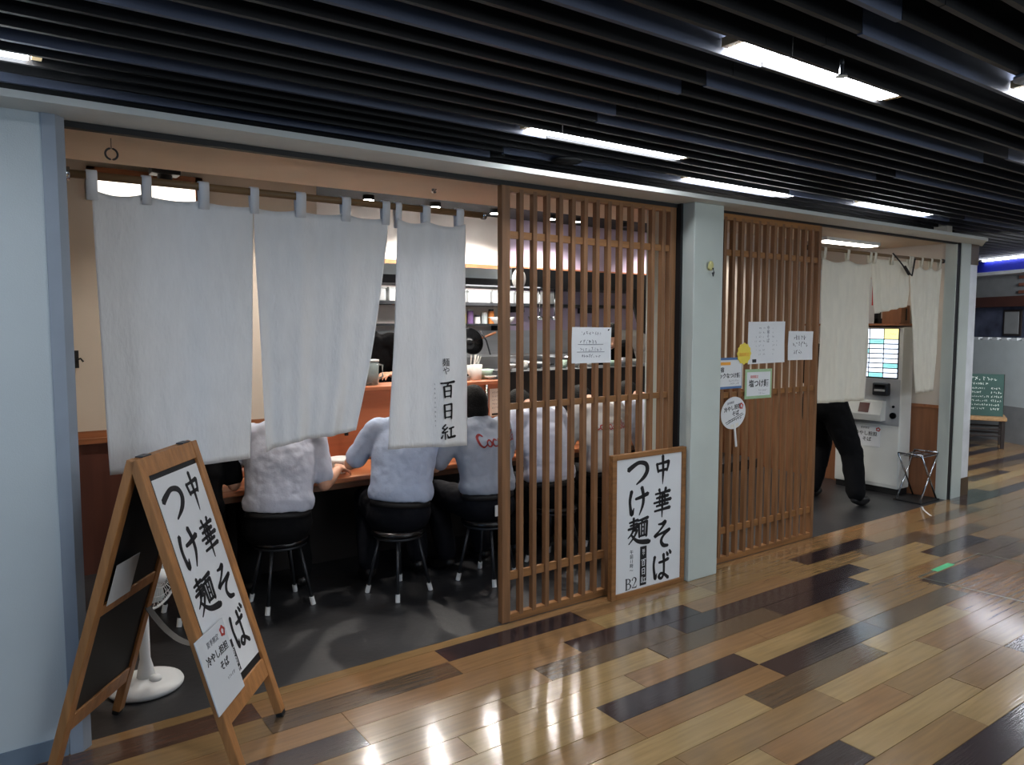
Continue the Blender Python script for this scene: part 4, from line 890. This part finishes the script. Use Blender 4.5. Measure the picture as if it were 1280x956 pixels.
def person(label, loc, yaw, hz, spine, headp, hpitch, arms, legs, shirt, trousers, lat=0, tw=1.0, group='diners at the counter', sleeve=.62, hair=True, tuck=.05, w=1.0, untuck=False, longsleeve=False):
    """local frame faces +y; spine: (y, z) of pelvis, waist, chest, shoulders, neck base"""
    t = thing('person', label, 'person', loc, yaw, group)
    P = [Vector((lat * k_, y, z)) for (y, z), k_ in zip(spine, (0, .2, .6, .95, 1.1))]
    rx = [.17 * w, .168 * w, .184 * w, .178 * w, .062]; ry = [.125, .112, .12, .085, .058]
    def torso(mb, g, lo=0, hi=4, blouse=0):
        rg = []; up = []
        for i in range(5): up.append((P[min(i + 1, 4)] - P[max(i - 1, 0)]).normalized())
        N = 4
        for i in range(lo, hi):
            for k in range(N):
                f = k / N; f2 = f * f * (3 - 2 * f)
                c = P[i].lerp(P[i + 1], f); u = up[i].lerp(up[i + 1], f)
                bl = blouse * math.exp(-((i + f - .55) / .45) ** 2)
                rg.append(mb.ring(c, u, rx[i] + (rx[i + 1] - rx[i]) * f2 + g + bl, 22, ry[i] + (ry[i + 1] - ry[i]) * f2 + g + bl, side=(1, 0, 0)))
        rg.append(mb.ring(P[hi], up[hi], rx[hi] + g, 22, ry[hi] + g, side=(1, 0, 0)))
        mb.loft(rg); return mb
    sh = [P[3] + Vector((s_ * .178 * w, 0, -.005)) for s_ in (-1, 1)]
    # --- body: one continuous skin
    b = MB(); torso(b, -.012)
    nb = P[4]; hc = Vector((lat * 1.35, headp[0], headp[1]))
    limb(b, [nb - (P[4] - P[3]) * .3, nb.lerp(hc, .6)], [.06, .054])
    hm = Matrix.Rotation(hpitch, 4, 'X')
    b.ell(hc, .074, .093, .112, 22, 16, hm)
    b.ell(hc + hm @ Vector((0, .03, -.055)), .056, .06, .062, 18, 12, hm)          # jaw
    b.ell(hc + hm @ Vector((0, .098, -.02)), .013, .02, .022, 10, 8, hm)           # nose
    b.ell(hc + hm @ Vector((0, .08, .018)), .05, .014, .01, 12, 8, hm)             # brow
    b.ell(hc + hm @ Vector((0, .083, -.062)), .022, .01, .008, 10, 8, hm)          # lips
    for s_ in (-1, 1): b.ell(hc + hm @ Vector((s_ * .077, -.005, -.012)), .009, .018, .03, 10, 8, hm)
    for i, s_ in enumerate((-1, 1)):
        el, wr = Vector(arms[i][0]), Vector(arms[i][1])
        limb(b, [sh[i], sh[i].lerp(el, .5), el], [.05, .045, .038]); limb(b, [el, el.lerp(wr, .35), wr], [.039, .04, .025])
        hd = Vector(arms[i][2]) if len(arms[i]) > 2 else (wr - el); hand(b, wr, hd, (-.25 * s_, .1, -1), -s_)
        kn, an, toe = (Vector(q) for q in legs[i])
        hip = P[0] + Vector((s_ * .085, .0, 0))
        limb(b, [hip, hip.lerp(kn, .5), kn], [.08, .07, .05]); limb(b, [kn, kn.lerp(an, .35), an], [.05, .05, .034])
        limb(b, [an - Vector((0, 0, .02)), an.lerp(toe, .6) - Vector((0, 0, .03)), toe], [.034, .03, .024])
    vox(b, 'body', 'skin', t, .0062, 3)
    # face details
    for s_ in (-1, 1): MB().ell(hc + hm @ Vector((s_ * .03, .083, .0)), .012, .008, .007, 10, 8, hm).build('eye', 'black_gloss', t, True)
    MB().ell(hc + hm @ Vector((0, .093, -.062)), .02, .004, .006, 10, 8, hm).build('mouth', 'lip', t, True)
    # hair
    if hair:
        hmb = MB(); hmb.ell(hc + hm @ Vector((0, -.014, .014)), .084, .097, .113, 22, 16, hm)
        hmb.ell(hc + hm @ Vector((0, -.035, -.045)), .078, .07, .08, 18, 12, hm); hmb.ell(hc + hm @ Vector((0, .045, .07)), .064, .045, .045, 16, 10, hm)
        vox(hmb, 'hair', 'hair', t, .008, 3)
    # trousers
    tr = MB(); torso(tr, .012, 0, 1); tr.ell(P[0] + Vector((0, -.01, -.01)), .185 * w, .15, .12)
    for i, s_ in enumerate((-1, 1)):
        kn, an, toe = (Vector(q) for q in legs[i]); hip = P[0] + Vector((s_ * .085, 0, 0))
        limb(tr, [hip, hip.lerp(kn, .5), kn], [.108 * tw, .098 * tw, .08 * tw]); limb(tr, [kn, kn.lerp(an, .5), an + (kn - an) * .06], [.08 * tw, .074 * tw, .066 * tw])
        so = MB(); limb(so, [an - Vector((0, 0, .035)), an.lerp(toe, .55) - Vector((0, 0, .035)), toe], [.043, .04, .034]); so.ell(an - (toe - an) * .12 - Vector((0, 0, .04)), .04, .045, .035)
        vox(so, 'shoe', 'shoe', t, .011, 3)
    vox(tr, 'trousers', trousers, t, .012, 5, .014)
    bt = MB(); u = (P[1] - P[0]).normalized(); c0 = P[0].lerp(P[1], .42)
    if not untuck: bt.loft([bt.ring(c0 - u * .018, u, .185 * w, 28, .145, side=(1, 0, 0)), bt.ring(c0 + u * .012, u, .18 * w, 28, .14, side=(1, 0, 0))]).build('belt', 'black_matte', t, True)
    # shirt
    s = MB()
    P0 = P[0].copy(); P[0] = P[0].lerp(P[1], .1 if untuck else .5); torso(s, .018, 0, 4, .014 if not untuck else .012); P[0] = P0
    for i, s_ in enumerate((-1, 1)):
        el, wr = Vector(arms[i][0]), Vector(arms[i][1])
        s.ell(sh[i] + Vector((-s_ * .02, 0, -.012)), .085, .082, .08)
        if longsleeve: limb(s, [sh[i], sh[i].lerp(el, .5), el], [.074, .068, .058]); limb(s, [el, el.lerp(wr, .9)], [.058, .042])
        else: limb(s, [sh[i], sh[i].lerp(el, sleeve * .5), sh[i].lerp(el, sleeve + .18)], [.078, .072, .066])
    so = vox(s, 'shirt', shirt, t, .0095, 6, .015)
    MB().tube([P[4] + Vector((.068 * math.cos(2 * math.pi * k / 20), .062 * math.sin(2 * math.pi * k / 20) - .004, -.012 + .012 * math.sin(2 * math.pi * k / 20))) for k in range(20)], .012, 8, True).build('collar', shirt, t, True)
    return t, so
def seat_pose(lean=.14, hz=.47, zs=.50):
    return [(0, hz), (-.01 + lean * .15, hz + .17), (lean * .55, hz + .35), (lean, hz + zs), (lean * 1.25, hz + zs + .075)]
FOOT = lambda s_, y, x=.12: ((x * s_, y + .13, .50), (x * s_ * 1.1, y, .09), (x * s_ * 1.25, y + .15, .045))
def legs_of(ky, fy, sp=.13):
    return [((s_ * sp, ky, .50), (s_ * sp * 1.15, fy, .10), (s_ * sp * 1.3, fy + .15, .04)) for s_ in (-1, 1)]
# 1: leftmost white shirt
person('seated man in white shirt hunched under the wide cloth, leftmost bright back', (1.32, .97, 0), -.22, .47, seat_pose(.16), (.34, 1.01), -.95,
       [((-.30, .16, .74), (-.12, .36, .72)), ((.27, .05, .67), (.39, .27, .715), (.35, 1, .0))], legs_of(.40, .22), 'shirt_white', 'trousers_black', lat=.05)
# 2
person('seated man in pale blue shirt whose shoulders the lettered cloth hides', (2.0, .80, 0), -.3, .46, seat_pose(.14), (.30, 1.08), -.7,
       [((-.27, .17, .76), (-.13, .38, .90), (.3, .5, .4)), ((.27, .14, .74), (.12, .42, .76))], [((-.15, .40, .5), (-.17, .14, .12), (-.20, .25, .05)), ((.14, .41, .5), (.15, .2, .12), (.17, .31, .05))], 'shirt_blue', 'trousers_navy', lat=.075)
# 3 grey T-shirt, dark hair
p3, s3_ = person('seated dark-haired man in grey T-shirt with red script, beside lettered cloth', (2.57, .70, 0), .08, .46, seat_pose(.09, zs=.47), (.15, 1.095), -.2,
       [((-.29, .16, .72), (-.16, .45, .72)), ((.29, .16, .72), (.14, .45, .72))], legs_of(.41, .24), 'shirt_grey', 'trousers_navy', untuck=False)
# red script lettering across the back, laid onto the shirt
def back_script(t, shirt_o, z, scale, m, dx=0):
    glyph = {'C': [(.55,.85,.1),(.35,1.0,.13),(.08,.75,.15),(.1,.25,.15),(.4,.0,.12),(.75,.2,.07)], 'o': [(.3,.55,.1),(.1,.4,.1),(.12,.1,.1),(.35,.02,.1),(.5,.25,.1),(.38,.52,.1),(.3,.55,.08)], 'c': [(.5,.48,.1),(.3,.56,.1),(.1,.35,.11),(.15,.05,.1),(.42,.02,.09),(.6,.2,.06)], 'a': [(.5,.5,.1),(.25,.55,.1),(.1,.25,.1),(.2,.02,.1),(.45,.15,.09),(.52,.52,.09),(.5,.1,.1),(.66,.06,.07)], '-': [(.05,.32,.09),(.3,.34,.09)], 'l': [(.1,.2,.08),(.42,.9,.09),(.3,1.0,.09),(.2,.7,.1),(.22,.05,.1),(.4,.1,.07)]}
    adv = dict(C=.72, o=.52, c=.52, a=.62, l=.36); adv['-'] = .34
    mb = MB(); word = ''.join(('C', 'o', 'c', 'a', '-', 'C', 'o', 'l', 'a')); x = 0; wd = sum(adv[c] for c in word)
    for ch in word:
        pts = [(dx + ((x + px) - wd / 2) * scale, py * scale, pw * scale * 1.25) for px, py, pw in glyph[ch]]
        stroke(mb, pts, frame_mtx((0, -.45, z), (1, 0, 0), (0, 0, 1)), th=.002); x += adv[ch]
    o = mb.build('script_lettering', m, t); o['label'] = 'red script lettering across the back'
    md = o.modifiers.new('lay', 'SHRINKWRAP'); md.target = shirt_o; md.wrap_method = 'PROJECT'; md.use_project_y = True; md.use_negative_direction = False; md.use_positive_direction = True; md.offset = .003
    return o
back_script(p3, s3_, .85, .074, 'red_script', .07)
mb = MB(); mb.bbox(-.07, -.03, -.168, -.16, .43, .5, .003); mb.build('keys_tag', 'paper', p3)
# 4, 5, 6 behind the lattice
person('seated man in white shirt seen through middle of left lattice', (3.11, .74, 0), .03, .47, seat_pose(.15), (.34, 1.03), -.8,
       [((-.29, .16, .72), (-.14, .44, .72)), ((.29, .16, .72), (.14, .44, .72))], legs_of(.40, .22), 'shirt_white', 'trousers_black')
p5, s5_ = person('seated man in beige T-shirt with red script, behind lattice over framed sign', (3.66, .75, 0), -.05, .46, seat_pose(.15), (.34, 1.03), -.8,
       [((-.29, .16, .72), (-.14, .44, .72)), ((.29, .16, .72), (.14, .44, .72))], legs_of(.40, .22), 'shirt_beige', 'trousers_black')
back_script(p5, s5_, .86, .06, 'red_script')
person('seated man in white shirt behind the last slats beside the pillar', (4.19, .77, 0), .0, .47, seat_pose(.15), (.34, 1.04), -.8,
       [((-.29, .16, .72), (-.14, .44, .72)), ((.29, .16, .72), (.14, .44, .72))], legs_of(.40, .22), 'shirt_white', 'trousers_navy')
# 7 dark-clothed diner behind the board
person('seated diner in dark clothes mostly hidden behind the easel board', (.86, 1.10, 0), -.25, .46, seat_pose(.12), (.28, 1.06), -.6,
       [((-.28, .12, .72), (-.12, .40, .72)), ((.25, .10, .70), (.26, .22, .80), (.2, .6, .1))], legs_of(.40, .2), 'shirt_black', 'trousers_black')
# customer at the ticket machine (faces +x)
person('standing customer in black trousers at ticket machine, top hidden by cloth', (6.05, .62, 0), -math.pi / 2 + .1, .86, [(.12, .88), (.15, 1.05), (.2, 1.22), (.25, 1.38), (.28, 1.45)], (.35, 1.55), -.35,
       [((-.26, .3, 1.1), (-.18, .58, 1.12)), ((.22, .24, 1.12), (.1, .48, 1.12))], [((-.13, .36, .50), (-.14, .22, .10), (-.15, .37, .045)), ((.22, .22, .46), (.30, .16, .10), (.32, .32, .045))], 'shirt_black', 'trousers_black', group='standing people', longsleeve=True, untuck=True, tw=1.22)
# cooks
person('standing cook in black at left of kitchen, behind the pitcher', (2.52, 2.36, .1), 2.6, .88, [(0, .88), (.0, 1.05), (.03, 1.23), (.05, 1.38), (.07, 1.45)], (.10, 1.58), -.1,
       [((-.29, .02, 1.1), (-.2, .2, 1.12)), ((.29, .02, 1.1), (.2, .2, 1.12))], [((-.1, .03, .48), (-.1, 0, .09), (-.11, .15, .04)), ((.1, .03, .48), (.1, 0, .09), (.11, .15, .04))], 'shirt_black', 'trousers_black', group='cooks in the kitchen')
person('standing cook in black bending over, behind the white notice on left lattice', (5.02, 2.36, .1), math.pi - .5, .86, [(0, .86), (.03, 1.02), (.14, 1.18), (.26, 1.29), (.32, 1.33)], (.40, 1.40), -.6,
       [((-.31, .12, 1.04), (-.2, .24, 1.14)), ((.31, .12, 1.04), (.2, .24, 1.14))], [((-.1, .03, .48), (-.1, 0, .09), (-.11, .15, .04)), ((.1, .03, .48), (.1, 0, .09), (.11, .15, .04))], 'shirt_black', 'trousers_black', group='cooks in the kitchen')

# ------------------------------------------------------------------ ticket machine
MX, MY0, MY1 = 6.95, .34, .98
t = thing('ticket_machine', 'tall white ticket vending machine with lit buttons in right entrance', 'ticket machine', (MX, MY0, 0))
MD = .2; MW = MY1 - MY0
MB().bbox(0, MD, 0, MW, .06, 1.585, .008).build('cabinet', 'machine_white', t); MB().box(.015, MD - .01, .01, MW - .01, 0, .06).build('plinth', 'black_matte', t)
MB().bbox(-.006, 0, .008, MW - .008, .09, .65, .002).build('lower_door', 'machine_white', t)
MB().bbox(-.004, 0, .01, MW - .01, .66, 1.095, .002).build('coin_panel', 'machine_grey', t)
MB().box(-.004, 0, .035, MW - .035, 1.10, 1.575).build('button_backing', 'dark_steel', t)
mm = frame_mtx((-.005, 0, 0), (0, -1, 0), (0, 0, 1))
for r_ in range(9):
    for c_ in range(4):
        y0 = .045 + c_ * .14; z1 = 1.57 - (0 if r_ == 0 else .102 + (r_ - 1) * .0455); h_ = .094 if r_ == 0 else .036
        mname = 'button_yellow' if (r_ == 0 and c_ == 0) else ('button_cyan' if (r_ * 3 + c_) % 7 == 4 else 'button_lit')
        MB().bbox(-.01, -.003, y0, y0 + .13, z1 - h_, z1, .002, seg=1).build('button', mname, t)
        if c_ < 3:
            mb = MB(); rr = random.Random(r_ * 9 + c_); [stroke(mb, [(-(y0 + .09 - q * .012), z1 - h_ * (.35 + .3 * rr.random()), .0025), (-(y0 + .09 - q * .012 - .008), z1 - h_ * (.35 + .3 * rr.random()), .0025)], frame_mtx((-.0105, 0, 0), (0, -1, 0), (0, 0, 1)) @ Matrix.Diagonal((1, 1, 1, 1)), th=.0004) for q in range(6)]; mb.build('button_print', 'ink_grey', t)
MB().bbox(-.06, 0, .10, .25, .94, 1.06, .012).build('bill_acceptor', 'dark_steel', t); MB().bbox(-.068, -.058, .125, .225, .98, 1.0, .003).build('bill_slot', 'machine_grey', t); MB().bbox(-.066, -.058, .125, .225, 1.02, 1.045, .003).build('bill_window', 'black_gloss', t)
mb = MB(); mb.loft([[Vector((x, y, z)) for x, z in ((0, .70), (-.09, .70), (-.10, .76), (-.06, .88), (0, .89))] for y in (.14, MW - .06)]); mb.build('ticket_tray', 'machine_white', t)
mb = MB(); mb.add([(-.0985, .26, .775), (-.0985, .36, .775), (-.0685, .36, .865), (-.0685, .26, .865), (-.08, .26, .775), (-.08, .36, .775), (-.05, .36, .865), (-.05, .26, .865)], [(0, 1, 2, 3), (7, 6, 5, 4), (0, 4, 5, 1), (1, 5, 6, 2), (2, 6, 7, 3), (3, 7, 4, 0)]); mb.build('red_display', 'red_screen', t)
MB().cyl((-.02, .065, .755), (0, .065, .755), .03, n=20).build('lock_knob', 'black_gloss', t); MB().cyl((-.012, .065, .84), (0, .065, .84), .012, n=14).build('key_lock', 'black_gloss', t)
nt_ = MB().bbox(-.012, -.0065, .18, .46, .44, .64, .002).build('notice_sheet', 'paper', t)
mm = frame_mtx((-.0125, 0, 0), (0, -1, 0), (0, 0, 1))
text('冷やし担担', .045, 'ink', t, mm @ Matrix.Translation((-.32, .56, 0)), bold=.0006); text('そば', .045, 'ink', t, mm @ Matrix.Translation((-.31, .505, 0)), bold=.0006); text('夏季限定', .022, 'ink_grey', t, mm @ Matrix.Translation((-.33, .615, 0)))
mb = MB(); [stroke(mb, [(-.2 + .02 * math.cos(a), .61 + .018 * math.sin(a), .01), (-.2 + .02 * math.cos(a + 1.5), .61 + .018 * math.sin(a + 1.5), .01)], mm) for a in (0, 1.2, 2.5, 3.7, 5)]; mb.build('red_seal', 'red_ink', t)
t = thing('entrance_lamp', 'white lit ceiling lamp behind the long pale cloth of right entrance', 'ceiling lamp', (6.2, .48, 2.345))
MB().bbox(-.42, .42, -.07, .07, -.03, 0, .004).build('housing', 'white_metal', t); MB().box(-.4, .4, -.055, .055, -.036, -.03).build('diffuser', 'entrance_light_face', t)
# shelf, box and signs above the machine
o = MB().box(6.9, 7.17, .36, 1.4, 1.60, 1.62).build('wall_shelf', 'trim_wood'); tag(o, 'thin wooden shelf just above the ticket machine', 'shelf')
t = thing('wooden_box', 'brown wooden box on shelf above ticket machine', 'box', (7.03, .39, 1.62)); MB().bbox(-.08, .08, -.02, .16, 0, .17, .004).build('body', 'wainscot_tan', t); MB().box(.0, .02, -.024, -.018, .03, .14).build('slot', 'black_matte', t)
t = thing('wall_poster', 'white poster with red edge above the ticket machine', 'poster', (7.16, 1.05, 1.9)); MB().box(0, .008, -.35, .35, -.28, .28).build('sheet', 'paper', t); MB().box(-.004, 0, -.352, .0, .16, .285).box(-.004, 0, -.352, -.28, -.1, .16).build('red_corner', 'red_sign', t)
t = thing('wall_phone', 'black bracket beneath poster above ticket machine', 'bracket', (7.15, .7, 1.66)); MB().box(-.03, .02, -.02, .02, -.04, .14).build('upright', 'black_matte', t); MB().box(-.03, .02, -.12, .02, -.04, .01).build('arm', 'black_matte', t)

# ------------------------------------------------------------------ folding luggage stand
t = thing('folding_stand', 'chrome folding basket stand with crossed legs beside ticket machine', 'stand', (6.93, .16, 0))
for yy in (-.1, .11):
    MB().cyl((-.13, yy, .44), (.17, yy, .012), .008, n=10).build('leg', 'chrome', t, True); MB().cyl((.17, yy + .0, .44), (-.13, yy, .012), .008, n=10).build('leg', 'chrome', t, True)
for xx in (-.13, .17): MB().cyl((xx, -.1, .44), (xx, .11, .44), .008, n=10).build('top_bar', 'chrome', t, True)
mb = MB(); [mb.cyl((-.13 + .3 * k / 6, -.1, .42), (-.13 + .3 * k / 6, .11, .42), .003, n=6) for k in range(7)]; [mb.cyl((-.13, -.1 + .21 * k / 3, .42), (.17, -.1 + .21 * k / 3, .42), .003, n=6) for k in range(4)]; mb.build('wire_basket', 'chrome', t)
MB().box(-.15, .19, -.12, .13, .0, .012).build('base_tray', 'black_matte', t)

# ------------------------------------------------------------------ the far shop beyond the corner
yaw = math.atan2(-.893, -.45); D2 = Vector((-.45, -.893, 0))
FS = frame_mtx((11.3, 1.0, 0), (-.45, -.893, 0), (0, 0, 1))       # local x along the front (towards the camera side), y up, z towards the corridor
def fbox(x0, x1, z0, z1, d0, d1, name, m, parent=None):
    return MB().box(x0, x1, z0, z1, d0, d1, FS).build(name, m, parent)
if FS.to_3x3() @ Vector((0, 0, 1)) @ Vector((-1, 0, 0)) < 0: pass
sgn = 1 if (FS.to_3x3() @ Vector((0, 0, 1))).x < 0 else -1
def fb(x0, x1, z0, z1, d0, d1, name, m, parent=None):
    return fbox(x0, x1, z0, z1, min(sgn * d0, sgn * d1), max(sgn * d0, sgn * d1), name, m, parent)
o = fb(-3, 2.5, 0, 2.9, -.3, -.2, 'wall_far', 'grey_wall'); struct(o)
t = thing('shop_fascia', 'deep blue lit shop fascia above the far glass front', 'sign', (0, 0, 0)); fb(-3, 2.5, 2.35, 2.74, -.2, .05, 'fascia_panel', 'blue_sign', t); fb(-3, 2.5, 2.30, 2.345, -.2, .08, 'fascia_edge', 'white_metal', t)
t = thing('strip_lamp', 'white strip lamp along the far blue fascia', 'ceiling lamp', (0, 0, 0)); fb(-.62, .9, 2.50, 2.545, .05, .09, 'tube', 'tube_light', t); fb(-.66, -.62, 2.495, 2.55, .05, .095, 'end_cap', 'white_metal', t)
t = thing('shop_window', 'far glass shop front with frosted lower half and brown rail', 'shop window', (0, 0, 0))
fb(-3, 2.5, 1.86, 2.0, -.2, .02, 'brown_rail', 'brown_frame', t); fb(-3, 2.5, 1.44, 1.86, -.2, -.12, 'pane', 'dark_glass', t); fb(-3, 2.5, .5, 1.40, -.2, -.05, 'frosted_panel', 'frosted', t)
for k in range(14): fb(-1.4 + k * .17, -1.4 + k * .17 + .1, 1.40, 1.435, -.2, -.05, 'frosted_edge', 'white_metal', t)
fb(-3, 2.5, 0, .5, -.2, -.05, 'stall_riser', 'grey_wall', t)
for k in range(5): fb(-.25 + .2 * (k % 2) , .6, 2.04 + .05 * k, 2.08 + .05 * k, -.2, -.16, 'brick', 'brick_red', t)
t = thing('wall_frame', 'small framed notice behind the far glass front', 'picture', (0, 0, 0)); fb(-.42, -.12, 1.46, 1.82, -.12, -.10, 'frame', 'chair_wood', t); fb(-.39, -.15, 1.49, 1.79, -.10, -.095, 'picture_sheet', 'grey_wall', t)
# chair with chalkboard
ch = thing('dark_chair', 'dark wooden chair with rush seat holding the green chalkboard', 'chair', (11.09, 1.17, 0), R(-65))
for x, z in ((-.38, .95), (.06, .95)): MB().bbox(x - .022, x + .022, sgn * -.0 - .022 , .022, 0, z if False else .95, .005).build('leg', 'chair_wood', ch)
for x in (-.38, .06): MB().bbox(x - .022, x + .022, -.42, -.376, 0, .40, .005).build('leg', 'chair_wood', ch)
MB().bbox(-.42, .10, -.44, .03, .36, .41, .012).build('seat', 'rush', ch)
for z in (.15, .24): MB().bbox(-.38, .06, -.41, -.385, z, z + .025, .004).build('stretcher', 'chair_wood', ch); MB().bbox(-.38, .06, -.012, .012, z, z + .025, .004).build('stretcher', 'chair_wood', ch)
MB().bbox(-.38, .06, -.015, .012, .82, .93, .006).build('back_rail', 'chair_wood', ch)
cb = thing('chalkboard_menu', 'green chalkboard menu with white chalk lines propped on the dark chair', 'chalkboard', (11.09, 1.17, 0), R(-65))
tm = Matrix.Translation((0, -.30, .41)) @ Matrix.Rotation(R(-12), 4, 'X')
MB().bbox(-.62, .06, -.012, .012, 0, .56, .003, tm).build('board', 'chalk_green', cb)
cmx = tm @ frame_mtx((0, -.013, 0), (1, 0, 0), (0, 0, 1))
scribble(cb, 'chalk', cmx, -.56, .50, .06, 1, .06, .05, .007, 61); scribble(cb, 'chalk', cmx, -.56, .43, .0, 1, .05, .028, .005, 62); scribble(cb, 'chalk', cmx, -.5, .37, -.1, 6, .055, .024, .004, 63); scribble(cb, 'chalk', cmx, -.08, .37, .03, 6, .055, .028, .005, 64)
